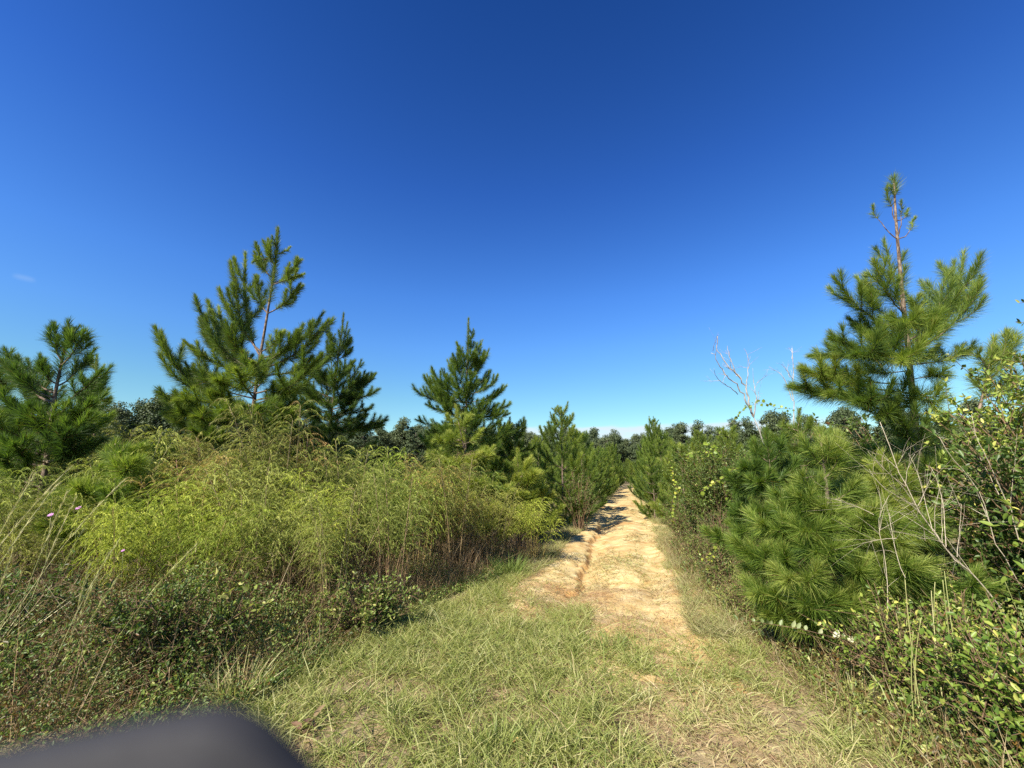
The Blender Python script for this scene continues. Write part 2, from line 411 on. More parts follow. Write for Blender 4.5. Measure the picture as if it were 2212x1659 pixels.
def upturn(p0, p2, rng, sag=0.25, n=8):
    d = p2 - p0
    p1 = p0 + d * np.array([0.72, 0.72, 0.0]) + UP * d[2] * (0.5 - sag)
    return bez(p0, p1, p2, n) + rng.normal(0, 0.012, (n, 3)) * np.linspace(0, 1, n)[:, None]

def grow_branch(gw, gn, pts, rng, r0, N, nlat=4, start=0.25, lat=0.45):
    N = dict(N); N['L'] = N['L'] * (0.82 + 0.32 * rng.random()); N['t0'] = float(np.clip(N['t0'] + rng.normal(0, .09), .16, .85)); N['dens'] = N['dens'] * (0.7 + 0.5 * rng.random())
    tube(gw, pts, np.linspace(r0, r0 * 0.28, len(pts)), 5)
    needles(gn, pts, rng, start=start, **N)
    ln = np.linalg.norm(np.diff(pts, axis=0), axis=1).sum()
    for k in range(nlat):
        f = np.array([0.3 + 0.55 * (k + rng.random()) / nlat])
        p, T = along(pts, f); p = p[0]; T = T[0]
        s = nrm(np.cross(T, UP)) * (1 if k % 2 else -1)
        l = ((1 - f[0]) * 0.75 + 0.28) * ln * lat * (0.7 + 0.5 * rng.random())
        d = nrm(T * 0.75 + s * (0.5 + 0.4 * rng.random()) + UP * 0.15 * rng.normal())
        q = bez(p, p + d * l * 0.55, p + d * l * 0.8 + UP * l * 0.42, 6)
        tube(gw, q, np.linspace(r0 * 0.45, r0 * 0.2, 6), 4)
        needles(gn, q, rng, start=0.12, **N)

def hero_pine(name, label, Y, trunk_px, tips, seed, N, r0=0.045, group=None, lower=None, rb=0.016, starts=None, topn=8, fill=0.15, gz=0.0, nl=5, latf=0.42):
    """a pine whose trunk and main branch tips stand where the photo shows them; every branch also has its own depth"""
    rng = RNG(seed)
    tp = np.array([at(px, py, Y) for px, py in trunk_px])
    base = tp[0].copy()
    low = tp[0] + (tp[0] - tp[1]) / max(1e-3, (tp[1] - tp[0])[2]) * (tp[0][2] - gz) * 0.55
    low[2] = gz
    tr = np.vstack([[low], tp]) if tp[0][2] > gz + 0.15 else tp
    tr[0][2] = gz - 0.05
    root = np.array([tr[0][0], Y, gz])
    tr = smooth_line(tr, 22)
    gw = Geo(); gn = Geo()
    h = (tr[:, 2] - gz) / (tr[-1, 2] - gz)
    tube(gw, tr - root, r0 * (1 - 0.86 * h) + 0.004, 9)
    zs = tr[:, 2]
    def ton(z):
        return np.array([np.interp(z, zs, tr[:, 0]), np.interp(z, zs, tr[:, 1]), z])
    for i, tpn in enumerate(tips):
        sy, px, py, dy = tpn[:4]
        st = tpn[4] if len(tpn) > 4 else 0.22
        mult = tpn[5] if len(tpn) > 5 else 1.0
        z0 = at(trunk_px[0][0], sy, Y)[2]
        p0 = ton(max(z0, gz + 0.1)); p2 = at(px, py, Y + dy)
        pts = upturn(p0, p2, rng) - root
        ln = np.linalg.norm(p2 - p0)
        NN = dict(N); NN['L'] = N['L'] * (0.8 if ln < 0.5 else 1.0) * mult
        grow_branch(gw, gn, pts, rng, rb * min(1.3, 0.5 + ln * 0.45), NN, nlat=(0 if (ln < 0.35 or st > .5) else nl), start=st, lat=latf)
    for tpn in tips:
        if len(tpn) > 4: continue
        p2 = at(tpn[1], tpn[2], Y + tpn[3]); z0 = at(trunk_px[0][0], tpn[0], Y)[2]
        m = int(fill) + (rng.random() < fill % 1)
        for k in range(m):
            p0 = ton(max(z0 + rng.normal(0, .06), gz + .1)); dv = p2 - p0; R = np.hypot(dv[0], dv[1]) * (.7 + .3 * rng.random()); a = rng.random() * 2 * pi
            q2 = p0 + np.array([cos(a) * R, sin(a) * R, dv[2] * (.8 + .3 * rng.random())])
            grow_branch(gw, gn, upturn(p0, q2, rng) - root, rng, rb * .8, N, nlat=4, start=.25, lat=latf)
    top = tr[-topn:] - root
    needles(gn, resample(top, 8), rng, start=0.25, **N)
    if lower:
        zlo, zhi, rad, cnt = lower
        for k in range(cnt):
            z = zlo + (zhi - zlo) * (k + rng.random()) / cnt
            a = k * 2.4 + rng.normal(0, 0.3)
            R = rad * (0.75 + 0.4 * rng.random()) * (1.15 - 0.5 * (z - zlo) / max(0.01, zhi - zlo))
            p0 = ton(z); p2 = p0 + np.array([cos(a) * R, sin(a) * R, R * (0.15 + 0.4 * rng.random())])
            grow_branch(gw, gn, upturn(p0, p2, rng) - root, rng, rb, N, nlat=4, start=0.3)
    t = thing(name, label, 'pine', root, 0, group)
    gw.build('trunk', M_BARK, t, smooth=True); gn.build('crown', M_NEEDLE, t)
    return t

def auto_pine(name, H, R, seed, N, whorls=9, per=5, r0=0.04, label='', group=None, elev=0.75, latn=3):
    rng = RNG(seed); gw = Geo(); gn = Geo()
    tr = smooth_line(np.array([[0, 0, -0.05], [rng.normal(0, .04), rng.normal(0, .04), H * .5], [rng.normal(0, .06), rng.normal(0, .06), H]]), 16)
    tube(gw, tr, np.linspace(r0, 0.006, 16), 7)
    needles(gn, resample(tr[-5:], 6), rng, start=0.1, **N)
    for w in range(whorls):
        f = 0.035 + 0.90 * (w / (whorls - 1)) ** 0.85
        rr = R * (1.02 - f) ** 0.75 * (1.0 if w else 0.9) + 0.10
        a0 = rng.random() * 6.3
        for k in range(per):
            a = a0 + k * 2 * pi / per + rng.normal(0, 0.25)
            l = rr * (0.7 + 0.5 * rng.random())
            p0, _ = along(tr, np.array([f + rng.normal(0, 0.012)])); p0 = p0[0]
            rise = l * (elev + 0.55 * f) * (0.7 + 0.5 * rng.random())
            p2 = p0 + np.array([cos(a) * l, sin(a) * l, rise])
            grow_branch(gw, gn, upturn(p0, p2, rng), rng, 0.012, N, nlat=latn if l > 0.35 else 1, start=0.2, lat=0.5)
    t = thing(name, label, 'pine', (0, 0, 0), 0, group)
    gw.build('trunk', M_BARK, t, smooth=True); gn.build('crown', M_NEEDLE, t)
    return t

# ------------------------------------------------------------------ hero pines
NB = dict(L=0.20, W=0.0046, dens=1080, t0=0.40)
hero_pine('pine_tree', 'tallest pine on the left of the track, wide upturned branches and open top', 7.6,
    [(547, 883), (552, 853), (553, 824), (562, 765), (571, 721), (578, 677), (584, 636), (591, 598), (596, 560), (599, 525), (600, 497)],
    [(805, 424, 640, -.3), (770, 530, 550, .35), (900, 348, 716, -.2), (785, 472, 664, .5), (800, 440, 690, .7), (905, 439, 765, .3), (760, 508, 612, .1), (800, 490, 700, -.6),
     (677, 556, 596, .1, .2, .8), (677, 646, 612, -.1, .2, .8), (612, 645, 562, .1, .25, .75), (615, 647, 594, -.3, .2, .7), (600, 559, 536, .2, .25, .8), (575, 577, 518, -.1, .2, .8),
     (560, 548, 566, -.2, .3, .7), (548, 626, 534, .1, .1, .7), (535, 590, 512, -.15, .1, .8), (760, 609, 716, -.2), (775, 697, 678, .3), (790, 643, 718, -.35), (800, 706, 696, -.3), (812, 715, 768, .5),
     (850, 660, 804, -.5), (865, 625, 848, -.6), (860, 512, 800, -1.2), (820, 545, 785, -1.0), (905, 480, 890, -1.0), (905, 345, 850, -.6), (925, 420, 900, -.9), (930, 640, 890, -.8),
     (840, 592, 750, .9), (830, 505, 745, .9), (880, 400, 800, .6), (890, 610, 830, .8), (915, 560, 880, -1.3), (850, 470, 820, -.9), (880, 385, 860, -.9)],
    11, NB, r0=0.045, fill=.12, lower=(0.5, 3.0, 1.35, 26))
NA = dict(L=0.215, W=0.0046, dens=760, t0=0.40)
hero_pine('pine_tree', 'bushy dark pine at the left edge of the view behind tall grass', 6.1,
    [(100, 1000), (112, 900), (118, 850), (126, 817), (137, 767), (148, 698)],
    [(780, 119, 703, -.1), (760, 165, 706, .1), (790, 180, 718, -.2), (830, 84, 774, -.2), (850, 62, 778, .3), (835, 196, 758, .2), (860, 28, 800, -.3), (870, 40, 770, .6), (880, 215, 800, -.3),
     (900, 228, 820, .3), (930, 5, 850, -.4), (930, 195, 870, -.4), (950, 60, 880, -.6), (960, 120, 880, -.6), (970, 190, 900, -.5), (985, -30, 900, -.2), (985, 150, 930, -.6), (900, 100, 830, .8), (1000, 30, 960, -.7),
     (1000, 190, 960, -.4)],
    12, NA, r0=0.045, fill=.0, lower=(0.4, 2.0, 1.1, 16))
hero_pine('pine_tree', 'small pale green pine just right of the bushy pine at the left edge', 9.5,
    [(205, 940), (206, 880), (208, 820), (209, 770)],
    [(800, 198, 775, .1), (815, 222, 790, -.1), (840, 185, 815, .2), (850, 229, 812, .1), (880, 175, 850, .2), (890, 232, 860, -.2), (870, 205, 840, -.6), (920, 180, 890, -.6), (920, 230, 900, -.5)],
    13, dict(L=0.19, W=0.0065, dens=800, t0=0.55, seg=1), lower=(0.6, 2.0, 0.9, 10))
hero_pine('pine_tree', 'pine cut by the left frame edge, only its right branch tips showing', 6.8,
    [(-70, 1000), (-60, 880), (-50, 760), (-45, 700)],
    [(860, 24, 762, 0), (880, 30, 800, -.3), (900, 12, 830, .3), (930, 20, 880, -.5), (840, -20, 740, .2), (960, 10, 920, -.5)],
    14, NA, lower=(0.6, 1.8, 1.0, 8))
NC = dict(L=0.185, W=0.0055, dens=780, t0=0.28, seg=1)
hero_pine('pine_tree', 'dark pine with a double pointed top, right behind the tallest left pine', 10.4,
    [(712, 960), (715, 897), (722, 850), (725, 824), (729, 780), (735, 736), (741, 707), (742, 679)],
    [(770, 712, 710, .1), (760, 757, 728, -.1), (775, 761, 754, .2), (790, 705, 740, -.2), (820, 764, 780, .2), (840, 780, 780, -.2), (850, 795, 808, .1), (860, 811, 808, .3), (870, 817, 842, -.1),
     (930, 832, 908, -.3), (840, 677, 792, .1), (860, 648, 806, .1), (870, 644, 828, -.4), (890, 648, 856, .3), (830, 687, 798, -.4), (890, 706, 870, -.9), (900, 760, 880, -.8), (880, 740, 850, -.8), (870, 780, 850, .6), (880, 690, 850, .7),
     (915, 660, 900, -.5), (920, 790, 900, .4), (860, 725, 800, -.6), (900, 800, 880, -.6), (930, 740, 930, -.9)],
    15, NC, r0=0.045, rb=0.012, fill=1.9, lower=(0.9, 2.8, 1.35, 16))
ND = dict(L=0.18, W=0.0056, dens=800, t0=0.46, seg=1)
hero_pine('pine_tree', 'tall cone shaped pine standing alone in the middle, behind a brighter young pine', 10.6,
    [(1004, 1000), (1007, 924), (1008, 842), (1009, 787), (1011, 745), (1012, 690)],
    [(745, 1022, 712, .1, .1, .8), (775, 989, 742, .1), (800, 974, 778, -.1), (800, 1041, 736, .1), (810, 1055, 758, -.1), (890, 917, 812, .1), (880, 897, 842, -.2), (870, 933, 815, .3), (850, 954, 800, -.2),
     (840, 1060, 802, .1), (855, 1076, 812, -.2), (870, 1092, 836, .2), (900, 1100, 872, -.1), (910, 1100, 894, .2), (930, 900, 908, -.2), (950, 930, 930, .1), (860, 1020, 805, -.7), (880, 990, 850, -.8), (820, 1003, 770, -.5),
     (830, 1030, 780, .5), (870, 960, 850, .6), (880, 1060, 860, .7), (900, 1040, 870, -.8), (910, 960, 880, -.7), (790, 1020, 760, -.4), (940, 1080, 910, -.7), (950, 1110, 930, .1), (960, 920, 950, -.6)],
    16, ND, r0=0.045, rb=0.011, fill=1.5, lower=(0.6, 3.0, 1.3, 22))
NE = dict(L=0.19, W=0.0052, dens=900, t0=0.66)
hero_pine('pine_tree', 'bright green young pine in front of the tall cone shaped pine', 8.9,
    [(1040, 1150), (1025, 1060), (1000, 960), (985, 880)],
    [(920, 965, 900, .1), (930, 1010, 905, -.1), (960, 940, 950, -.2), (960, 1040, 930, .1), (990, 1065, 975, -.1), (990, 930, 985, .2), (1010, 965, 1000, -.6), (1010, 1030, 985, -.6), (1040, 1085, 1030, -.2),
     (1050, 960, 1030, -.5), (1070, 1100, 1060, -.4), (1070, 1030, 1040, -.9), (1090, 990, 1080, -.7), (1100, 1120, 1110, -.3), (1110, 1060, 1100, -.8)],
    17, NE, r0=0.035, fill=2.0, lower=(0.25, 1.3, 0.9, 12))
hero_pine('pine_tree', 'dark pine between the cone shaped pine and the row along the track', 11.6,
    [(1095, 1120), (1097, 1040), (1100, 980), (1101, 905)],
    [(945, 1090, 930, .1), (950, 1122, 915, .1), (970, 1132, 905, .3), (985, 1130, 950, -.2), (990, 1070, 960, -.2), (1010, 1140, 985, -.2), (1020, 1060, 1000, -.4), (1020, 1105, 980, -.7), (1040, 1140, 1030, -.4), (1050, 1080, 1030, -.7)],
    18, dict(L=0.17, W=0.0075, dens=850, t0=0.5, seg=1), r0=0.04, fill=1.4, lower=(0.4, 2.2, 1.1, 14))

NF = dict(L=0.215, W=0.0036, dens=1000, t0=0.5)
hero_pine('pine_tree', 'tall pine on the right with a bare brown leader above dense branches', 5.3,
    [(1978, 944), (1976, 901), (1971, 846), (1967, 820), (1964, 773), (1955, 682), (1947, 638), (1945, 591), (1942, 543), (1936, 507), (1935, 463), (1932, 427), (1931, 388)],
    [(517, 1885, 447, -.05, .72, .55), (517, 1975, 470, .1, .55, .5), (512, 1947, 434, -.15, .65, .5), (485, 1914, 405, .05, .6, .6), (476, 1960, 455, .15, .6, .45), (430, 1925, 398, -.05, .3, .55), (425, 1937, 396, .05, .3, .55),
     (718, 1801, 603, -.15), (690, 1911, 522, .2), (680, 1889, 568, -.25), (700, 1852, 602, .35), (770, 1797, 732, -.4), (790, 1850, 765, -.7), (850, 1735, 797, -.2), (865, 1718, 835, .2), (830, 1778, 800, .45),
     (737, 2042, 588, .1), (773, 2080, 546, 0), (760, 2108, 612, -.25), (745, 2060, 570, .35), (788, 2095, 754, .1), (820, 2038, 808, -.4), (700, 1984, 640, -.3), (720, 2020, 690, -.6), (773, 1944, 784, -.9), (718, 1951, 700, -.7),
     (740, 1990, 700, .7), (750, 1900, 690, .7), (850, 2020, 880, -.5), (880, 1900, 900, -.5), (870, 1850, 870, -.6), (900, 2050, 930, -.4), (760, 1880, 720, -.3), (780, 2010, 760, .5), (800, 1870, 800, .7), (740, 1840, 690, .1),
     (860, 1790, 850, -.3)],
    21, NF, r0=0.05, rb=0.011, lower=(0.3, 1.9, 1.15, 22), topn=2)
NG = dict(L=0.215, W=0.0034, dens=1050, t0=0.68, droop=0.22, tipb=0.3)
hero_pine('pine_tree', 'bright fluffy young pine at the right track edge with pale candle tips', 4.24,
    [(1818, 1395), (1815, 1351), (1807, 1274), (1798, 1196), (1790, 1099), (1785, 1056), (1780, 1009), (1774, 947), (1771, 935)],
    [(1006, 1738, 948, -.05), (1031, 1798, 938, .05), (1100, 1732, 1028, -.25), (1130, 1673, 1064, -.1), (1180, 1645, 1126, -.3), (1250, 1594, 1178, -.25), (1300, 1628, 1280, -.35), (1200, 1869, 1106, -.2), (1120, 1850, 1056, .2),
     (1150, 1740, 1150, -.5), (1200, 1800, 1180, -.55), (1250, 1700, 1250, -.6), (1300, 1750, 1310, -.6), (1330, 1800, 1290, -.5), (1330, 1660, 1330, -.3), (1340, 1720, 1345, -.35), (1280, 1880, 1210, -.3), (1180, 1700, 1120, .4),
     (1150, 1840, 1110, .5), (1230, 1660, 1190, .4), (1250, 1870, 1180, .3), (1220, 1760, 1190, -.6), (1140, 1780, 1090, -.35), (1290, 1690, 1230, .1), (1270, 1620, 1220, .1), (1160, 1690, 1090, -.2)],
    22, NG, r0=0.035, rb=0.010, nl=4, fill=.7)
hero_pine('pine_tree', 'young pine with visible reddish stem, left of the fluffy one', 5.9,
    [(1680, 1180), (1672, 1100), (1664, 1010), (1655, 935)],
    [(990, 1630, 960, .1), (1000, 1690, 950, -.1), (1030, 1610, 1010, -.2), (1040, 1720, 990, .1), (1060, 1590, 1060, .1), (1060, 1640, 1040, -.6), (1080, 1700, 1060, -.4), (1110, 1585, 1110, -.2), (1120, 1640, 1110, -.5),
     (1010, 1670, 980, .4), (1130, 1700, 1110, -.3), (1150, 1600, 1150, -.3)],
    23, dict(L=0.2, W=0.0055, dens=950, t0=0.48), r0=0.03, lower=(0.3, 1.3, 0.8, 10))
hero_pine('pine_tree', 'soft pine behind the two young pines, below the leaning dead snag', 7.4,
    [(1720, 1080), (1722, 1000), (1724, 940), (1726, 890)],
    [(930, 1690, 915, .1), (940, 1755, 905, -.1), (960, 1670, 950, -.2), (970, 1790, 940, .2), (1000, 1650, 990, .1), (1000, 1720, 970, -.7), (1010, 1770, 990, -.5), (1040, 1690, 1030, -.6)],
    24, dict(L=0.2, W=0.0065, dens=900, t0=0.42, seg=1), r0=0.035, lower=(0.6, 1.8, 1.1, 12))
hero_pine('pine_tree', 'pine tip rising behind the leafy shrub at the right edge', 5.0,
    [(2095, 1000), (2110, 900), (2130, 830), (2148, 735)],
    [(790, 2175, 722, .05), (800, 2115, 760, -.1), (820, 2170, 760, .1), (840, 2095, 810, .1), (860, 2180, 820, .2)],
    25, NF, r0=0.03)

hero_pine('pine_tree', 'sunlit green young pine filling the gap between the cone shaped pine and the track row', 9.7,
    [(1125, 1150), (1122, 1090), (1120, 1030), (1118, 975)],
    [(1030, 1095, 1000, .1), (1035, 1145, 990, -.1), (1050, 1075, 1040, -.2), (1060, 1165, 1020, .1), (1070, 1110, 1030, -.5), (1085, 1060, 1075, -.3), (1090, 1180, 1060, -.1), (1100, 1130, 1070, -.5)],
    29, dict(L=0.19, W=0.0058, dens=850, t0=0.6), r0=.03, fill=1.3, lower=(.25, 1.4, .95, 12))
hero_pine('pine_tree', 'bright young pine poking out of the yellow weeds right of the bushy left pine', 5.3,
    [(250, 1160), (250, 1080), (250, 1010), (250, 958)],
    [(1000, 232, 975, .1), (1000, 268, 970, -.1), (1020, 215, 1010, -.2), (1020, 310, 962, .1), (1040, 285, 1000, -.3), (1060, 200, 1060, -.2), (1070, 300, 1050, -.2), (1090, 240, 1060, -.5), (1100, 320, 1090, -.1)],
    26, dict(L=0.21, W=0.004, dens=1000, t0=0.6), lower=(0.5, 1.3, 0.7, 8))
hero_pine('pine_tree', 'soft green young pine between the fluffy pine and the tall right pine', 4.75,
    [(1925, 1330), (1920, 1200), (1912, 1080), (1905, 985)],
    [(1040, 1880, 1000, .1), (1040, 1935, 990, -.1), (1080, 1850, 1040, .2), (1090, 1965, 1020, -.1), (1130, 1985, 1090, -.2), (1140, 1900, 1090, -.4), (1180, 1990, 1150, -.2), (1200, 1930, 1170, -.4), (1230, 1870, 1190, -.3), (1250, 1985, 1230, -.3), (1280, 1920, 1250, -.4)],
    27, dict(L=0.21, W=0.0038, dens=1200, t0=0.58, droop=.2), r0=.03, rb=.01, fill=.6)
hero_pine('pine_tree', 'yellowish young pine behind the dead twig spray at right', 4.9,
    [(2050, 1250), (2045, 1150), (2040, 1060), (2035, 990)],
    [(1040, 2010, 1000, .1), (1050, 2070, 1000, -.1), (1090, 1995, 1060, -.2), (1100, 2090, 1060, -.2), (1140, 2060, 1100, -.4), (1160, 2010, 1130, -.4), (1180, 2100, 1140, -.2)],
    28, dict(L=0.2, W=0.0038, dens=1100, t0=0.5), r0=.025, rb=.009, lower=(.4, 1.2, .7, 10))

# ------------------------------------------------------------------ pine rows along the track
NR = dict(L=0.20, W=0.0075, dens=640, t0=0.52, seg=1)
protos = []
for i, (H, R, sd_) in enumerate([(3.9, 1.25, 31), (3.3, 1.3, 32), (3.7, 1.0, 33), (2.7, 1.25, 34), (3.2, 1.1, 35), (2.3, 1.0, 36)]):
    protos.append(auto_pine('young_pine', H, R, sd_, NR, label='', whorls=8 if H > 3 else 6, per=5, r0=0.04, elev=(.75, .5, .85, .55, .65, .5)[i]))
used = [False] * 6
def row_pine(x, y, k, s, rz, label, group):
    z = float(base_z(x, y))
    if not used[k]:
        o = protos[k]; used[k] = True; o.location = (x, y, z); o.rotation_euler = (0, 0, rz); o.scale = s if hasattr(s, '__len__') else (s,) * 3
        o['label'] = label; o['group'] = group
        return o
    return copy_thing(protos[k], (x, y, z), rz, s, label, group)
rr = RNG(5)
GL = 'young pines lining the left side of the track'; GR = 'young pines lining the right side of the track'
LL = 'small green pine in the row lining the left side of the sandy track'
LR = 'small green pine in the row lining the right side of the sandy track'
n = 0
for side in (-1, 1):
    for row, off in enumerate((1.85, 4.0, 6.6)):
        a = (4.2 if side < 0 else 5.2) + row * 0.9 - (3.0 if (side < 0 and row) else 0)
        while a < 62:
            x, y = track_xy(a, side * (off - (.22 if side > 0 else 0) + rr.normal(0, .3)))
            s = (0.66 + 0.34 * rr.random()) * (0.97 if row == 0 else 0.95) * (1 if a < 22 else 1.06)
            if row == 0 and a < 7 and side < 0: s *= 1.12
            if side > 0: s = min(.92, s * (1.08 + .22 * rr.random()))
            skip = (side > 0 and row >= 1 and a < 2)
            if not skip:
                lab = LL if side < 0 else LR
                if row == 0 and n == 0: lab = 'nearest small pine of the left row, dark base beside the washed out bank'
                if row >= 1: lab = ('small green pine in the second ranks left of the sandy track' if side < 0 else 'small green pine in the second ranks right of the sandy track')
                row_pine(x, y, int(rr.integers(0, 6)), (s, s, s * (.85 + .4 * rr.random())), rr.random() * 6.28, lab, (GL if side < 0 else GR) if row == 0 else ('young pines behind the left row' if side < 0 else 'young pines behind the right row'))
                n += 1
            a += (1.7 + 0.5 * rr.random()) * (1 + 0.25 * row) * (1 + max(0, a - 20) / 60)

for k in range(8):
    x, y = track_xy(50 + 2.2 * k + rr.normal(0, .4), rr.normal(0, .9))
    row_pine(x, y, k % 6, .7 + .3 * rr.random(), rr.random() * 6.28, 'small green pine closing off the far end of the sandy track', 'young pines at the far end of the track')
# ------------------------------------------------------------------ far tree line
def far_tree(name, H, R, seed, conif):
    rng = RNG(seed); gw = Geo(); gl = Geo()
    tr = smooth_line(np.array([[0, 0, -0.3], [rng.normal(0, .2), rng.normal(0, .2), H * .5], [rng.normal(0, .4), rng.normal(0, .4), H * .93]]), 10)
    tube(gw, tr, np.linspace(0.26, 0.05, 10), 6)
    nc = 72
    for k in range(nc):
        f = (0.03 if not conif else 0.12) + (0.95 if not conif else 0.86) * rng.random()
        p0, _ = along(tr, np.array([max(0.2, f - 0.08)])); p0 = p0[0]
        prof = math.sqrt(max(0.3, 1 - ((f - 0.6) / 0.42) ** 2)) if not conif else math.sqrt(max(0.04, 1.02 - f)) * 1.15
        a = rng.random() * 6.28; rad = R * prof * (0.35 + 0.65 * rng.random())
        c = np.array([cos(a) * rad + p0[0], sin(a) * rad + p0[1], f * H + rng.normal(0, .3)])
        tube(gw, bez(p0, (p0 + c) / 2 + UP * 0.2, c, 4), [0.08, .06, .045, .02], 4)
        m = 110; cr = 0.75 + 0.65 * rng.random()
        q = nrm(rng.normal(size=(m, 3))) * (cr * rng.random(m) ** 0.4)[:, None] * np.array([1.15, 1.15, 0.7])
        P = c + q; D = nrm(rng.normal(size=(m, 3)) + nrm(q) * 0.4); Nn = nrm(nrm(q) + UP * 0.6 + rng.normal(0, .5, (m, 3)))
        leaves(gl, P, D, Nn, 0.40 * (0.6 + .7 * rng.random(m)), 0.24, np.clip(0.5 + rng.normal(0, .25, m), 0, 1))
    t = thing(name, '', 'tree')
    gw.build('trunk', M_TRUNK, t, smooth=True); gl.build('crown', M_TREE, t)
    return t
fprot = [far_tree('forest_tree', 14, 4.4, 51, False), far_tree('forest_tree', 15.5, 3.6, 52, True), far_tree('forest_tree', 13, 4.8, 53, False), far_tree('forest_tree', 16, 3.4, 54, True), far_tree('forest_tree', 12, 4.4, 55, False)]
fused = [False] * 5
rr = RNG(6)
line = np.array([[-150, 40], [-95, 62], [-62, 92], [-25, 120], [15, 150], [48, 158], [66, 128], [82, 105], [110, 85], [150, 60]], float)
sl = np.concatenate([[0], np.cumsum(np.linalg.norm(np.diff(line, axis=0), axis=1))])
GT = 'far tree line'
for layer in range(3):
    s = 2.0 * layer
    while s < sl[-1]:
        x = np.interp(s, sl, line[:, 0]); y = np.interp(s, sl, line[:, 1])
        x += rr.normal(0, 1.5); y += layer * 7 + rr.normal(0, 2)
        k = int(rr.integers(0, 5)); sc = 0.82 + 0.33 * rr.random()
        if abs(x / y) < 1.35:
            seg = 'left' if x / y < -0.1 else ('middle' if x / y < 0.40 else 'right')
            lab = {'left': 'tall dark tree in the far wood seen above the left weeds and pines', 'middle': 'tall dark tree in the far wood at the end of the track',
                   'right': 'tall dark tree in the far wood beyond the right side pines'}[seg]
            if not fused[k]:
                o = fprot[k]; fused[k] = True; o.location = (x, y, 0); o.scale = (sc,) * 3; o['label'] = lab; o['group'] = GT + ' ' + seg
            else: copy_thing(fprot[k], (x, y, 0), rr.random() * 6.28, sc, lab, GT + ' ' + seg)
        s += 2.6 + 2.0 * rr.random()

# ------------------------------------------------------------------ dog fennel
def fennel(seed, H=2.2, stems=7, dry=0.0, spread=0.3):
    rng = RNG(seed); gs = Geo(); gl = Geo()
    for k in range(stems):
        a = rng.random() * 6.28; b = rng.random() * 0.30
        h = H * (0.62 + 0.40 * rng.random()); l = spread * (0.3 + rng.random())
        a2 = a + rng.normal(0, .6)
        p0 = np.array([cos(a) * b, sin(a) * b, -0.03]); p2 = p0 + np.array([cos(a2) * l, sin(a2) * l, h])
        st = bez(p0, p0 + UP * h * 0.6 + (p2 - p0) * np.array([.25, .25, 0]), p2, 12)
        tube(gs, st, np.linspace(0.0085, 0.002, 12), 4, tint=np.repeat(np.linspace(0.5, 0.8, 12), 4))
        nb = 38; fs = 0.34 + .2 * rng.random()
        for j in range(nb):
            f = fs + (1 - fs) * (j + rng.random()) / nb
            P, T = along(st, np.array([f])); P = P[0]
            ang = j * 2.4 + rng.normal(0, .5)
            Lb = (0.40 * sin(pi * min(1, (f - 0.28) / 0.84)) ** 0.8 + 0.04) * (0.7 + 0.5 * rng.random())
            r = np.array([cos(ang), sin(ang), 0])
            q = bez(P, P + (r * 0.42 + UP * 0.75) * Lb, P + (r * 1.05 + np.array([.12, 0, 0]) + UP * (0.3 - 0.7 * rng.random())) * Lb, 6)
            tube(gl, q, np.linspace(0.0022, 0.001, 6), 3, tint=0.42 - dry * 0.2)
            m = 46; bt = rng.normal(0, .13)
            ff = 0.12 + 0.88 * rng.random(m)
            PP, TT = along(q, ff)
            D = nrm(TT * 0.95 - UP * 0.28 + rng.normal(0, .30, (m, 3)))
            ll = 0.046 * (0.6 + 0.6 * rng.random(m)) * (1.15 - 0.5 * ff)
            t = np.clip(0.70 - dry * 0.35 + bt + rng.normal(0, .08, m), 0.1, 1)
            blades(gl, PP, D, ll, 0.0068, -UP * (ll * 0.35)[:, None], t, rng, seg=1)
        m = 70                                        # withered threads low on the stem
        PP, TT = along(st, 0.08 + 0.34 * rng.random(m))
        D = nrm(rng.normal(size=(m, 3)) * np.array([1, 1, .5]) - UP * 0.3)
        blades(gl, PP, D, 0.05 + 0.06 * rng.random(m), 0.003, -UP * 0.02, 0.08 + 0.2 * rng.random(m), rng, seg=1)
    t = thing('dog_fennel', '', 'weed')
    gs.build('stem', M_STRAW, t); gl.build('plume', M_FENNEL, t)
    return t
fen = [fennel(61, 2.2, 10, 0, .4), fennel(62, 2.3, 11, 0, .42), fennel(63, 2.0, 10, 0.25, .5), fennel(64, 2.15, 11, 0.55, .45), fennel(65, 1.8, 9, 0.05, .55), fennel(66, 2.35, 10, 0.35, .4)]
fenu = [False] * 6
def put_fennel(x, y, k, s, rz, label, group, color=None):
    z = float(base_z(x, y))
    if not fenu[k]:
        o = fen[k]; fenu[k] = True; o.location = (x, y, z); o.rotation_euler = (0, 0, rz); o.scale = (s,) * 3; o['label'] = label; o['group'] = group
        if color:
            for c in o.children: c.color = color
    else: o = copy_thing(fen[k], (x, y, z), rz, s, label, group, color)
    return o
GF = 'dog fennel thicket left of the track'
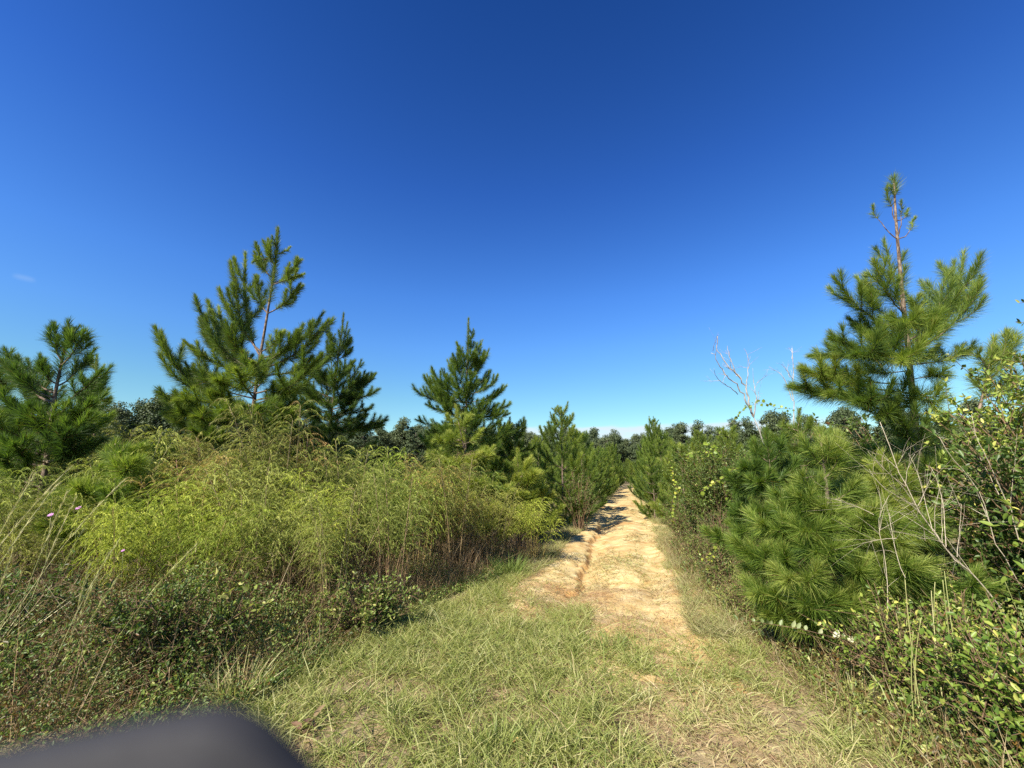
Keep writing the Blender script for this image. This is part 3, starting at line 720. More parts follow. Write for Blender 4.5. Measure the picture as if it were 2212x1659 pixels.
spec = [  # px, top py, Y, variant, label
    (640, 885, 6.4, 3, 'tan feathery weed plume rising before the tallest left pine trunk'),
    (360, 1010, 5.0, 0, 'bright lime feathery weed clump low at left centre of the thicket'),
    (440, 1040, 4.9, 4, 'lime feathery weed just right of the brightest clump'),
    (760, 950, 6.3, 1, 'feathery weed with drooping tips before the dark double topped pine'),
    (900, 965, 6.6, 0, 'green gold feathery weed below the sky gap left of the cone pine'),
    (980, 985, 6.9, 3, 'tan dry feathery weed in front of the bright young pine'),
    (860, 1000, 5.7, 1, 'tall feathery weed with long bare reddish stems in mid thicket'),
    (1060, 1050, 7.4, 2, 'green feathery weed near the track end of the thicket'),
    (1150, 1075, 8.0, 4, 'lone arching feathery weed hanging out over the track bank'),
    (700, 1010, 5.4, 0, 'dense yellow green feathery weed in the front of mid thicket'),
    (560, 960, 6.0, 1, 'feathery weed in front of the tallest pine, left of the tan plume'),
    (300, 1075, 4.5, 4, 'low lime feathery weed spray at the front left of the thicket'),
    (470, 1090, 4.6, 2, 'drooping feathery weed spray in front of the lime clump'),
    (590, 1040, 4.9, 1, 'feathery weed spray with dry stems showing below, left of mid thicket'),
    (150, 1060, 4.7, 2, 'feathery weed behind the pink flowers at far left'),
    (250, 905, 7.0, 2, 'feathery weed crest right of the bushy left edge pine'),
]
for px, py, Yd, k, lab in spec:
    p = at(px, py, Yd); H = [2.2, 2.3, 2.0, 2.15, 1.8, 2.35][k]
    put_fennel(p[0], Yd, k, p[2] / H * 1.0, random.random() * 6.28, lab, GF, (1.2, 1.28, .85, 1) if 'lime' in lab else None)
def left_edge(y):      # where the thicket meets the grass
    return np.interp(y, [2.0, 3.2, 4.5, 5.8, 7.6, 8.6, 18.8, 60], [-2.1, -1.9, -1.45, -0.94, 0.2, 0.77, 3.7, 15.2])
rr = RNG(8); cnt = 0; pl = [at(s[0], s[1], s[2])[:2] for s in spec]
def crest(px):
    return np.interp(px, [-200, 0, 120, 250, 420, 560, 620, 700, 850, 940, 1000, 1060, 1120, 1190], [960, 1000, 985, 905, 955, 930, 893, 940, 965, 955, 985, 1040, 1075, 1090])
def proj(x, y, z):
    dep = y * cos(PITCH) + (z - HC) * sin(PITCH); up = -y * sin(PITCH) + (z - HC) * cos(PITCH)
    return (512 + FPX * x / dep) / KK, (384 - FPX * up / dep) / KK
while cnt < 84:
    y = 4.5 + 6.5 * rr.random(); x = left_edge(y) - 0.55 - 8.8 * rr.random() ** 1.1
    if abs(x / y) > 1.5: continue
    if min(np.hypot(x - q[0], y - q[1]) for q in pl) < 0.5: continue
    pl.append(np.array([x, y])); cnt += 1
    d = left_edge(y) - x
    s = (0.86 + 0.24 * rr.random()) * (0.85 if d < 1.1 else 1.03) * (0.86 if y < 5.3 else 1.0)
    kk = int(rr.integers(0, 6)); H_ = [2.2, 2.3, 2.0, 2.15, 1.8, 2.35][kk]
    for _ in range(30):
        q_ = proj(x, y, H_ * s); lim_ = crest(q_[0]) - 25 + 120 * _tab[cnt, 7] ** 1.3
        if q_[1] < lim_: s *= .96
    tone = rr.random(); br = .75 + .5 * rr.random(); col = (br * (.88 + .42 * tone ** 2), br * (1.05 - .16 * tone ** 2), br * (.8 + .5 * tone), 1)
    put_fennel(x, y, kk, s, rr.random() * 6.28, 'feathery yellow green weed plume within the thicket left of the track', GF, col)

# ------------------------------------------------------------------ leafy shrubs
def shrub_geo(seed, rx, ry, h, stems, twigs, leaf, lw, per, t0=0.5, tv=0.15, tl=0.35, wr=1.0):
    rng = RNG(seed); gw = Geo(); gl = Geo()
    for k in range(stems):
        a = rng.random() * 6.28; r = math.sqrt(rng.random()); zf = 0.35 + 0.65 * rng.random()
        env = math.sqrt(max(0.05, 1 - (zf * 0.95) ** 2 * 0.75))
        p2 = np.array([cos(a) * rx * r * env, sin(a) * ry * r * env, h * zf])
        p0 = np.array([cos(a) * rx * 0.25 * rng.random(), sin(a) * ry * 0.25 * rng.random(), -0.03])
        st = bez(p0, np.array([p2[0] * .4, p2[1] * .4, p2[2] * .75]), p2, 8) + rng.normal(0, .012, (8, 3))
        tube(gw, st, np.linspace(0.010, 0.003, 8) * (0.6 + 0.4 * h) * wr, 4)
        for j in range(twigs):
            f = np.array([0.25 + 0.75 * (j + rng.random()) / twigs])
            P, T = along(st, f); P = P[0]; T = T[0]
            d = nrm(T * 0.5 + rng.normal(0, .7, 3) + UP * 0.2); l = tl * (0.5 + 0.8 * rng.random())
            q = bez(P, P + d * l * .5 + UP * .04, P + d * l, 5)
            tube(gw, q, np.linspace(0.004, 0.0015, 5) * wr, 3)
            m = per; ff = 0.1 + 0.9 * rng.random(m)
            PP, TT = along(q, ff)
            D = nrm(TT * 0.5 + rng.normal(0, .65, (m, 3)) + UP * 0.1)
            Nn = nrm(UP * 0.8 + rng.normal(0, .6, (m, 3)))
            L = leaf * (0.6 + 0.6 * rng.random(m))
            t = np.clip(t0 + rng.normal(0, tv, m) + rng.normal(0, .06), 0.13, 1); t[rng.random(m) < 0.012] = 0.0
            leaves(gl, PP, D, Nn, L, L * lw, t)
    return gw, gl
def shrub(name, label, cat, loc, seed, rx, ry, h, stems, twigs, leaf, lw, per, t0=0.5, tv=0.15, group=None, mat=None, tl=0.35, wr=1.0):
    gw, gl = shrub_geo(seed, rx, ry, h, stems, twigs, leaf, lw, per, t0, tv, tl=tl, wr=wr)
    z = float(base_z(loc[0], loc[1]))
    t = thing(name, label, cat, (loc[0], loc[1], z), 0, group)
    gw.build('stem', M_TWIG, t); gl.build('foliage', mat or M_LEAF, t)
    return t
shrub('leafy_shrub', 'large leafy shrub filling the right edge with yellowish lobed leaves', 'shrub', (5.35, 4.0), 71, 1.3, 1.1, 2.75, 78, 18, 0.06, 0.42, 14, 0.74, 0.16)
shrub('leafy_shrub', 'dark round leafed shrub at right behind the dead twig spray', 'shrub', (4.35, 3.35), 72, 1.0, 0.7, 1.8, 52, 15, 0.055, 0.5, 12, 0.38, 0.15)
shrub('leafy_shrub', 'shrub with upright pale green leaves at the right frame edge', 'shrub', (3.75, 2.75), 73, 0.55, 0.45, 1.35, 20, 10, 0.07, 0.42, 9, 0.72, 0.15)
shrub('leafy_shrub', 'low broad leafed shrub in the lower right corner', 'shrub', (3.0, 2.55), 74, 0.65, 0.55, 0.55, 56, 11, 0.046, 0.5, 10, 0.66, 0.16)
shrub('leafy_shrub', 'low pale leafed shrub under the weed stalks at lower right', 'shrub', (2.95, 3.25), 75, 0.65, 0.4, 0.5, 44, 11, 0.038, 0.48, 9, 0.66, 0.17)
shrub('leafy_shrub', 'round dark green leaf clump behind the tall right pine trunk', 'shrub', (6.6, 7.2), 76, 1.5, 1.0, 2.75, 26, 13, 0.08, 0.6, 11, 0.4, 0.15)
shrub('leafy_shrub', 'small leafed shrub behind the leaning snag, right of centre', 'shrub', (6.6, 10.0), 77, 1.4, 1.0, 2.75, 24, 12, 0.09, 0.55, 10, 0.4, 0.15)
shrub('leafy_shrub', 'bright small leafed shrub in front of the thicket beside the grass', 'shrub', (-1.5, 4.55), 78, 0.8, 0.4, 0.5, 36, 9, 0.036, 0.5, 10, 0.62, 0.17, tl=.2)
shrub('leafy_shrub', 'dense dark small leafed shrub at lower left above the phone case', 'shrub', (-2.75, 3.5), 79, 0.8, 0.5, 0.7, 34, 12, 0.035, 0.5, 12, 0.42, 0.17, tl=.2)
shrub('leafy_shrub', 'dark small leafed shrub in the lower left corner under the tall grass', 'shrub', (-4.0, 3.5), 80, 0.9, 0.6, 0.75, 34, 12, 0.035, 0.5, 12, 0.4, 0.17, tl=.2)
shrub('leafy_shrub', 'small sprig shrub with pale leaves amid the lower left undergrowth', 'shrub', (-2.35, 3.75), 81, 0.3, 0.25, 0.62, 10, 6, 0.06, 0.5, 7, 0.75, 0.15, tl=.2)
shrub('leafy_shrub', 'greyish small leafed bush at the foot of the left pine row', 'shrub', (1.9, 12.1), 82, 0.7, 0.6, 1.9, 20, 10, 0.045, 0.55, 9, 0.42, 0.12)
for o_ in list(C.objects):
    if o_.name.startswith('leafy_shrub') and any(w_ in o_['label'] for w_ in ('right edge', 'lower right', 'right frame edge')):
        for c_ in o_.children: c_.color = (1.35, 1.28, 1.0, 1)
shrub('thorn_bush', 'dense dark twiggy bush draped with yellow green vines, right of the track', 'bush', (4.35, 9.0), 83, 1.2, 1.1, 2.2, 110, 18, 0.042, 0.5, 17, 0.47, 0.17, tl=.36, wr=.5)
shrub('thorn_bush', 'low twiggy bush at the right verge between vine bush and fluffy pine', 'bush', (3.35, 6.6), 84, 0.6, 0.7, 1.0, 34, 12, 0.024, 0.4, 11, 0.4, 0.16, tl=.3)

vb = []
for i, (sd_, t0_) in enumerate([(85, .55), (86, .68), (87, .42)]):
    vb.append(shrub('verge_bush', '', 'bush', (0, 0), sd_, .5, .45, .55, 30, 10, .03, .42, 10, t0_, .18, tl=.2))
vbu = [False] * 3; rr = RNG(15)
for k in range(34):
    side = 1 if k < 24 else -1
    a_ = (-3.0 + 26 * (k / 24) ** 1.2) if side > 0 else (2 + 20 * ((k - 24) / 10))
    x_, y_ = track_xy(a_ + rr.normal(0, .2), side * (1.52 + abs(rr.normal(0, .22)) + (.15 if side < 0 else 0)))
    i = int(rr.integers(0, 3)); s_ = .7 + .6 * rr.random(); l_ = 'low leafy bush in the green verge along the %s edge of the track' % ('right' if side > 0 else 'left')
    g_ = 'low bushes on the %s verge' % ('right' if side > 0 else 'left'); z_ = float(base_z(x_, y_))
    if not vbu[i]:
        o_ = vb[i]; vbu[i] = True; o_.location = (x_, y_, z_); o_.scale = (s_,) * 3; o_['label'] = l_; o_['group'] = g_
    else: copy_thing(vb[i], (x_, y_, z_), rr.random() * 6.28, s_, l_, g_)

# vines on the thorn bush and the snag
def vine(label, pts, seed, leaf, t0, every=0.05, mat=None, lw=0.95):
    rng = RNG(seed); pts = smooth_line(np.array(pts), 26)
    o = pts[0].copy(); gw = Geo(); gl = Geo()
    tube(gw, pts - o, 0.0028, 4)
    ln = np.linalg.norm(np.diff(pts, axis=0), axis=1).sum(); m = int(ln / every) + 3
    P, T = along(pts - o, np.linspace(0.02, 1, m)); P = P + rng.normal(0, 0.012, P.shape)
    D = nrm(T * 0.3 + rng.normal(0, .6, (m, 3)) - UP * 0.25); Nn = nrm(np.array([-0.5, -0.6, 0.5]) + rng.normal(0, .4, (m, 3)))
    L = leaf * (0.65 + .6 * rng.random(m))
    leaves(gl, P, D, Nn, L, L * lw, np.clip(t0 + rng.normal(0, .2, m), 0, 1), fold=0.2)
    t = thing('vine', label, 'vine', o, 0, 'vines at the right of the track')
    gw.build('stem', M_TWIG, t); gl.build('foliage', mat or M_VINE, t)
vine('vine arching past the dead snag with dark rounded leaves', [at(x, y, 8.6) for x, y in [(1540, 960), (1566, 921), (1582, 914), (1589, 908), (1594, 898), (1601, 888), (1611, 881), (1638, 869), (1657, 869), (1667, 879), (1679, 884), (1712, 882)]], 91, 0.075, 0.25, 0.06)
vine('yellow green vine along the crown of the twiggy bush', [at(x, y, 8.1) for x, y in [(1480, 990), (1500, 975), (1530, 978), (1550, 968), (1520, 955), (1555, 985), (1565, 985)]], 92, 0.07, 0.6, 0.035)
vine('yellow green vine trailing down the left flank of the twiggy bush', [at(x, y, 8.0) for x, y in [(1440, 990), (1452, 1012), (1458, 1060), (1470, 1050), (1450, 1085), (1455, 1130)]], 93, 0.06, 0.65, 0.04)
vine('lime vine with heart shaped leaves between twiggy bush and young pines', [at(x, y, 6.6) for x, y in [(1510, 1062), (1530, 1052), (1548, 1040), (1570, 1030), (1585, 1005), (1600, 1020), (1640, 1030), (1660, 1025), (1680, 1035)]], 94, 0.06, 0.65, 0.045)
vine('lime vine hanging on the low verge bush', [at(x, y, 6.2) for x, y in [(1585, 1010), (1560, 1050), (1590, 1130), (1605, 1160), (1570, 1165)]], 95, 0.06, 0.5, 0.06)
vine('small yellow leaved vine low on the right verge', [at(x, y, 6.0) for x, y in [(1510, 1190), (1520, 1210), (1535, 1185), (1550, 1180), (1525, 1230)]], 96, 0.045, 0.9, 0.04)
vine('vine with dark leaves crossing the sky right of the tall pine', [at(x, y, 4.6) for x, y in [(2140, 830), (2105, 815), (2075, 790), (2060, 775), (2048, 770)]], 97, 0.05, 0.15, 0.03)

# pale sprig and overhanging twig
t = thing('pale_sprig', 'low arching sprig with a row of pale upright leaves under the fluffy pine', 'sprig', (2.6, 3.9, 0.0))
rng = RNG(101); o = np.array([2.6, 3.9, 0.0]); gw = Geo(); gl = Geo()
pp = smooth_line(np.array([o + [0.45, .1, 0.02]] + [at(x, y, 3.35) for x, y in [(1840, 1385), (1790, 1375), (1740, 1360), (1690, 1352)]] + [at(x, y, 3.6) for x, y in [(1640, 1345), (1600, 1338)]]), 22)
tube(gw, pp - o, np.linspace(.004, .0015, 22), 4)
m = 22; P, T = along(pp - o, np.clip(np.linspace(.22, .98, m) + rng.normal(0, .012, m), .2, .99))
D = nrm(UP * .8 + T * -.35 + rng.normal(0, .24, (m, 3))); Nn = nrm(np.array([-.4, -.9, .2]) + rng.normal(0, .25, (m, 3)))
leaves(gl, P, D, Nn, np.linspace(.075, .04, m) * (0.6 + .6 * rng.random(m)), .028, np.clip(0.8 - np.linspace(0, .7, m) * (np.linspace(0, 1, m) > .55) + rng.normal(0, .1, m), 0, 1))
gw.build('stem', M_TWIG, t); gl.build('foliage', M_PALE, t)
t = thing('oak_twig', 'leafy twig tips reaching into the sky at the right frame edge', 'twig', at(2330, 900, 3.6)); o = np.array(t.location)
gw = Geo(); gl = Geo()
for ends in ([(2330, 900), (2290, 740), (2235, 690), (2195, 697)], [(2290, 740), (2260, 670), (2225, 650), (2202, 655)]):
    pp = smooth_line(np.array([at(x, y, 3.6) for x, y in ends]), 12); tube(gw, pp - o, np.linspace(.006, .002, 12), 4)
    m = 22; P, T = along(pp - o, 0.3 + .7 * rng.random(m)); D = nrm(T * .5 + rng.normal(0, .7, (m, 3)))
    leaves(gl, P, D, nrm(UP + rng.normal(0, .5, (m, 3))), .05, .02, np.clip(.6 + rng.normal(0, .25, m), .14, 1))
gw.build('stem', M_TWIG, t); gl.build('foliage', M_LEAF, t)

# ------------------------------------------------------------------ dead wood
def dead_wood(name, label, cat, Yd, lines, fx, fy, r, mat, seed, gz_pt=None, twigs=0, dz=0.25, k_=1.0):
    rng = RNG(seed); g = Geo(); L3 = []
    for ln in lines:
        p = np.array([at(fx(a), fy(b), Yd) for a, b in ln[1]]); L3.append((ln[0], p))
    o = np.array(gz_pt if gz_pt is not None else [L3[0][1][0][0], Yd, 0.0])
    for i, (rad, p) in enumerate(L3):
        rad = rad * k_
        d = (np.linspace(0, 1, len(p)) * rng.normal(0, dz)) if i else 0
        p = p.copy()
        if i: p[:, 1] += d
        if i == 0: p = np.vstack([[o - [0, 0, .05]], p])
        q = smooth_line(p, max(8, len(p) * 2)); q[1:-1] += rng.normal(0, rad * 0.8, q[1:-1].shape)
        tube(g, q - o, np.linspace(rad, rad * 0.35, len(q)), 6)
        for k in range(twigs):
            f = np.array([.35 + .6 * rng.random()]); P, T = along(q - o, f); P = P[0]; d = nrm(T[0] + rng.normal(0, .55, 3)); l = .12 + .25 * rng.random()
            tube(g, bez(P, P + d * l * .5, P + d * l + rng.normal(0, .03, 3), 5), np.linspace(rad * .35, rad * .15, 5), 4)
    t = thing(name, label, cat, o)
    g.build('trunk' if mat is M_SNAG else 'stem', mat, t, smooth=True)
    return t
sx = lambda a: 1364 + a * .2444; sy = lambda b: 663.6 + b * .2444
dead_wood('dead_tree', 'bleached dead tree leaning left with forked bare limbs', 'dead tree', 9.3, [
    (.045, [(1260, 1400), (1210, 1260), (1140, 1120), (1090, 990), (1075, 960)]),
    (.03, [(1080, 970), (1060, 940), (990, 850), (940, 770), (890, 700), (820, 660), (760, 620), (720, 560), (690, 510), (620, 455)]),
    (.016, [(940, 770), (870, 740), (780, 700), (690, 680), (650, 640), (615, 600)]), (.01, [(790, 650), (740, 645), (670, 640)]),
    (.034, [(1075, 965), (1035, 880), (1020, 780), (1005, 720), (960, 660), (930, 610), (860, 555), (800, 500), (770, 440), (730, 400), (715, 330), (725, 280)]),
    (.018, [(930, 610), (910, 540), (880, 470), (855, 400), (848, 340)]), (.01, [(885, 480), (892, 420), (880, 350)]), (.01, [(720, 390), (700, 320), (692, 290)]),
    (.017, [(1010, 710), (1035, 620), (1040, 530), (1050, 490), (1035, 400), (1005, 360)]), (.009, [(1040, 540), (1020, 500), (1005, 495)]),
    (.024, [(1080, 970), (1100, 880), (1110, 800), (1110, 700), (1095, 640)]), (.01, [(1110, 670), (1130, 640), (1145, 620)]), (.01, [(1110, 860), (1150, 780), (1165, 730)])],
    sx, sy, 0, M_SNAG, 111, gz_pt=[7.1, 9.3, 0], twigs=4, k_=.62)
dead_wood('dead_tree', 'thin upright dead sapling right of the leaning dead tree', 'dead tree', 10.5, [
    (.028, [(1432, 1000), (1430, 920), (1432, 800), (1430, 650), (1420, 500), (1418, 360)]), (.008, [(1419, 400), (1445, 345), (1470, 320)]), (.01, [(1420, 460), (1440, 410), (1460, 375)]),
    (.014, [(1428, 640), (1390, 590), (1340, 550), (1295, 515)]), (.016, [(1425, 830), (1385, 720), (1350, 610), (1265, 540), (1222, 522)]), (.012, [(1400, 620), (1385, 560), (1410, 500)])],
    sx, sy, 0, M_SNAG, 112, twigs=4, k_=.7)
wx = lambda a: 1806.4 + a * .2667; wy = lambda b: 847.9 + b * .2667
M_DEADT = noise_mat('grey_twig', [(0.3, (0.30, 0.25, 0.18)), (0.7, (0.56, 0.48, 0.35))], 40)
dead_wood('dead_shrub', 'bare dead twig spray fanning up and left at the right side', 'dead shrub', 3.15, [
    (.011, [(1290, 1659), (1240, 1590), (1100, 1470), (960, 1340), (860, 1220), (750, 1080), (640, 910), (540, 720), (480, 570), (420, 430), (355, 240)]),
    (.004, [(860, 1220), (855, 1000), (850, 830)]), (.005, [(890, 1250), (895, 1020), (910, 870), (880, 700), (845, 600)]), (.005, [(980, 1330), (960, 1050), (920, 900)]), (.004, [(780, 1120), (790, 900), (790, 600), (780, 480)]),
    (.005, [(640, 910), (440, 830), (300, 730), (210, 620)]), (.005, [(700, 1000), (500, 860), (380, 800), (270, 740)]), (.004, [(500, 620), (370, 500), (300, 490)]), (.004, [(600, 850), (480, 720), (280, 590), (160, 480)]),
    (.004, [(750, 1080), (600, 960), (430, 870)]), (.004, [(560, 760), (540, 600), (560, 500)]), (.003, [(500, 580), (500, 440)]), (.004, [(660, 920), (690, 740), (660, 620)]), (.004, [(860, 1220), (700, 1170), (520, 1160)]),
    (.004, [(720, 1200), (640, 1070), (500, 950)]), (.004, [(800, 1150), (740, 960), (730, 780)]), (.003, [(560, 760), (430, 640), (350, 520)]), (.004, [(1100, 1470), (1000, 1440), (820, 1290)])],
    wx, wy, 0, M_DEADT, 113, gz_pt=[3.62, 3.1, 0], twigs=4, dz=.15, k_=.55)
dead_wood('dead_shrub', 'long bare dead stems at the right frame edge beyond the twig spray', 'dead shrub', 3.3, [
    (.008, [(1560, 1700), (1521, 1590), (1330, 1310), (1260, 1180), (1230, 1010), (1170, 760), (1060, 670), (970, 570), (880, 470), (835, 360)]),
    (.007, [(1480, 1200), (1410, 1010), (1320, 830), (1230, 700), (1130, 510), (1010, 330), (980, 190)]), (.005, [(1320, 830), (1250, 600), (1180, 400), (1145, 310)]), (.004, [(1410, 900), (1330, 560), (1230, 350)]),
    (.004, [(1230, 1010), (1130, 900), (980, 850)]), (.004, [(1470, 1120), (1521, 930)])],
    wx, wy, 0, M_DEADT, 114, gz_pt=[4.1, 3.3, 0], twigs=3, dz=.15, k_=.55)
dead_wood('thorn_twig', 'forked thin twig with tiny leaves in front of the fluffy pine', 'twig', 3.4, [
    (.005, [(410, 1330), (380, 1240), (350, 1150), (330, 1070), (305, 990), (430, 830)]), (.003, [(305, 990), (200, 920), (80, 870)]), (.004, [(560, 1500), (500, 1340), (490, 1180), (475, 980)]), (.003, [(490, 1180), (400, 1190), (240, 1230)])],
    wx, wy, 0, M_DEADT, 115, gz_pt=[2.75, 3.4, 0], twigs=8, dz=.05, k_=.7)

# ------------------------------------------------------------------ tall grasses and stalks
def tall_grass(name, label, cat, loc, seed, nst, H, lean, spread, tint, head=True, nbl=60, rad=0.0026, blade=0.55):
    rng = RNG(seed); gs = Geo(); gh = Geo(); gb = Geo()
    lean = np.array(lean)
    for k in range(nst):
        a = rng.random() * 6.28; b = spread * math.sqrt(rng.random())
        p0 = np.array([cos(a) * b, sin(a) * b, -.03]); h = H * (.6 + .42 * rng.random())
        d = lean * (.5 + .8 * rng.random()) + np.array([rng.normal(0, .1), rng.normal(0, .1), 0])
        p2 = p0 + d * h + UP * h
        st = bez(p0, p0 + UP * h * .55 + d * h * .2, p2, 14)
        tube(gs, st, np.linspace(rad, rad * .5, 14), 4, tint=np.clip(tint + rng.normal(0, .12), 0, 1))
        if head:
            m = 90; P, T = along(st, .66 + .34 * rng.random(m))
            D = nrm(T + rng.normal(0, .13, (m, 3)))
            blades(gh, P, D, .04 + .035 * rng.random(m), .0035, np.zeros((m, 3)), np.clip(tint + .2 + rng.normal(0, .1, m), 0, 1), rng, seg=1)
    m = nbl; a = rng.random(m) * 6.28
    P = np.stack([np.cos(a), np.sin(a), a * 0], 1) * (spread * np.sqrt(rng.random(m)))[:, None]
    D = nrm(UP + rng.normal(0, .25, (m, 3)) + lean * .6); L = blade * (.5 + .7 * rng.random(m))
    blades(gb, P, D, L, .008, (rng.normal(0, .25, (m, 3)) * np.array([1, 1, .2]) - UP * .18 + lean * .3) * L[:, None], np.clip(tint + rng.normal(0, .18, m), 0, 1), rng)
    z = float(base_z(loc[0], loc[1])); t = thing(name, label, cat, (loc[0], loc[1], z))
    if nst: gs.build('stem', MS[0], t)
    if head and nst: gh.build('seed_head', MS[0], t)
    gb.build('blade', MS[1], t)
    return t
M_STALK = leaf_mat('pale_stalks', [(0, (0.16, 0.2, 0.06)), (0.5, (0.36, 0.38, 0.14)), (1, (0.62, 0.56, 0.30))], rough=.5, trans=.2)
MS = (M_STALK, M_STALK)
tall_grass('tall_grass', 'tall pale grass clump leaning right at the far left edge', 'grass clump', (-3.75, 3.05), 121, 10, 1.75, (.2, .05, 0), .3, .78, True, 110, .0030, .9)
tall_grass('tall_grass', 'thin leaning grass stalks right of the big clump at far left', 'grass clump', (-3.05, 3.1), 122, 5, 1.2, (.38, .05, 0), .18, .5, True, 60, .0028, .6)
tall_grass('tall_grass', 'sparse grass stalks at far left among the feathery weeds', 'grass clump', (-4.3, 4.2), 123, 5, 1.6, (.12, 0, 0), .4, .45, True, 60, .003, .7)
tall_grass('weed_stalks', 'upright green weed stalks right of the fluffy pine trunk', 'weed', (2.72, 3.1), 124, 12, 1.0, (.03, 0, 0), .26, .5, False, 40, .0042, .5)
tall_grass('weed_stalks', 'two pale green stalks among the dead twigs at right', 'weed', (3.45, 3.0), 125, 4, 1.15, (-.05, 0, 0), .15, .35, False, 14, .0045, .4)
MS = (M_STRAW, M_GRASS)
def tuft(label, x, y, seed, n, L, tint, w=.006, spread=.08):
    rng = RNG(seed); g = Geo(); a = rng.random(n) * 6.28
    P = np.stack([np.cos(a), np.sin(a), a * 0], 1) * (spread * np.sqrt(rng.random(n)))[:, None]
    D = nrm(UP * .8 + np.stack([np.cos(a), np.sin(a), a * 0], 1) * (.55 * rng.random(n))[:, None] + rng.normal(0, .15, (n, 3)))
    l = L * (.5 + .6 * rng.random(n)); B = (np.stack([np.cos(a), np.sin(a), a * 0], 1) * .4 - UP * .35) * l[:, None] * rng.random((n, 1))
    blades(g, P, D, l, w, B, np.clip(tint + rng.normal(0, .12, n), 0, 1), rng)
    ob = g.build('grass_tuft', M_GRASS); ob.location = (x, y, float(surf_z(x, y)))
    tag(ob, label, 'grass tuft', 'separate grass tufts')
p = gnd(1100, 1240); tuft('rich green grass tuft at the thicket foot beside the bank', p[0], p[1], 131, 260, .42, .9, .008, .2)
p = gnd(520, 1530); tuft('pale arching grass tuft above the phone case', p[0] - .05, p[1] + .05, 132, 170, .36, .5, .006, .16)
p = gnd(640, 1440); tuft('straw coloured grass tuft at the thicket edge, lower left', p[0] - .1, p[1], 133, 160, .3, .33, .006, .2)
p = gnd(1075, 1620); tuft('fresh green grass tuft at the bottom edge near the middle', p[0], p[1], 134, 60, .22, .85, .007, .06)
p = gnd(1160, 1510); tuft('small fresh grass tuft in the centre of the lawn', p[0], p[1], 135, 60, .18, .75, .007, .06)
p = gnd(1850, 1520); tuft('pale grass tuft at the foot of the right weeds', p[0], p[1], 136, 60, .22, .5, .006, .06)
p = gnd(1320, 1400); tuft('green grass tuft where the lawn meets the track', p[0], p[1], 137, 80, .2, .85, .006, .12)

# flowers
for (px, py, Yd, lab) in [(110, 1113, 4.0, 'leftmost pink flower in the left weeds'), (170, 1098, 4.2, 'largest pink flower in the left weeds'), (266, 1190, 3.9, 'tiny lilac flower lowest in the left weeds')]:
    rng = RNG(int(px)); p = at(px, py, Yd); t = thing('pink_flower', lab, 'flower', (p[0], p[1], 0), 0, 'pink flowers')
    gs = Geo(); tube(gs, bez(np.array([.05, .1, 0]), np.array([0, .05, p[2] * .6]), np.array([0, 0, p[2]]), 8), .002, 4, .3); gs.build('stem', M_STALK, t)
    gp = Geo(); m = 10; a = np.arange(m) * 2 * pi / m
    D = nrm(np.stack([np.cos(a), np.sin(a) * .6 - .3, np.sin(a) * .5 + .2], 1)); leaves(gp, np.tile([0, 0, p[2]], (m, 1)), D, nrm(np.tile([-.3, -.8, .5], (m, 1))), .026 if px != 266 else .016, .015, .5)
    if px < 200 and px < 120: pass
    mp_ = bpy.data.materials.get('pink_petals') or leaf_mat('pink_petals', [(0, (.55, .25, .5)), (1, (.75, .42, .68))], trans=.3, tcol=(1, 1, 1))
    gp.build('petals', mp_, t)

# fallen leaves
M_DRYLEAF = leaf_mat('dry_leaf', [(0, (.12, .075, .045)), (.5, (.27, .17, .09)), (1, (.55, .33, .13))], rough=.6, trans=.15, tcol=(1, .8, .6))
def fallen(label, px, py, seed, L, n, tint):
    rng = RNG(seed); p = gnd(px, py)
    for k in range(n):
        g = Geo(); a = rng.random() * 6.28; D = nrm(np.array([[cos(a), sin(a), .25 + .5 * rng.random()]])); Nn = nrm(np.array([[rng.normal(0, .5), rng.normal(0, .5) - .4, 1]]))
        leaves(g, np.zeros((1, 3)), D, Nn, L * (.7 + .5 * rng.random()), L * .45, tint + rng.normal(0, .12), fold=.6)
        x, y = p[0] + (rng.normal(0, .035) if n > 1 else 0), p[1] + (rng.normal(0, .035) if n > 1 else 0)
        o = g.build('fallen_leaf', M_DRYLEAF); o.location = (x, y, float(surf_z(x, y)) + .035); tag(o, label, 'leaf', 'fallen leaves, ' + label[:24])
fallen('crumpled brown dead leaf in the small pile right of the phone case', 668, 1592, 141, .085, 5, .3)
fallen('orange dead leaf lying in the grass at the bottom middle', 1100, 1618, 142, .075, 1, .95)
fallen('curled tan leaf at the edge of the left thicket', 592, 1486, 143, .055, 1, .85)
fallen('curled orange leaf of the pair under the right weeds by the pine foot', 1812, 1400, 144, .07, 2, .8)

# ------------------------------------------------------------------ grass, straw, undergrowth (uncountable)
def right_edge(y):
    return np.interp(y, [2.0, 3.15, 4.2, 5.1, 7.07, 18.8, 60], [2.15, 2.25, 2.35, 2.4, 2.75, 6.1, 17.9])
def cut_blades(g, x, y, L, W, tint, rng, flat=0.5, seg=2):
    n = len(x); P = np.stack([x, y, surf_z(x, y)], 1)
    a = rng.random(n) * 2 * pi; h = np.stack([np.cos(a), np.sin(a), 0 * a], 1)
    D = nrm(UP * (1 - flat * rng.random(n))[:, None] + h * (flat * (.4 + rng.random(n)))[:, None])
    B = (h * .5 - UP * .35) * (L * rng.random(n))[:, None]
    B[:, 2] = np.maximum(B[:, 2], -(D[:, 2] * L) * .75)
    blades(g, P, D, L, W, B, tint, rng, seg)
rng = RNG(151)
n = 330000
y = 2.0 + 7.2 * rng.random(n) ** 1.25; x = -3.2 + 6.6 * rng.random(n)
a, c = track_ac(x, y)
patch = fbm(x, y, 1.1, 61, 4); patch2 = fbm(x, y, 3.2, 63, 3)
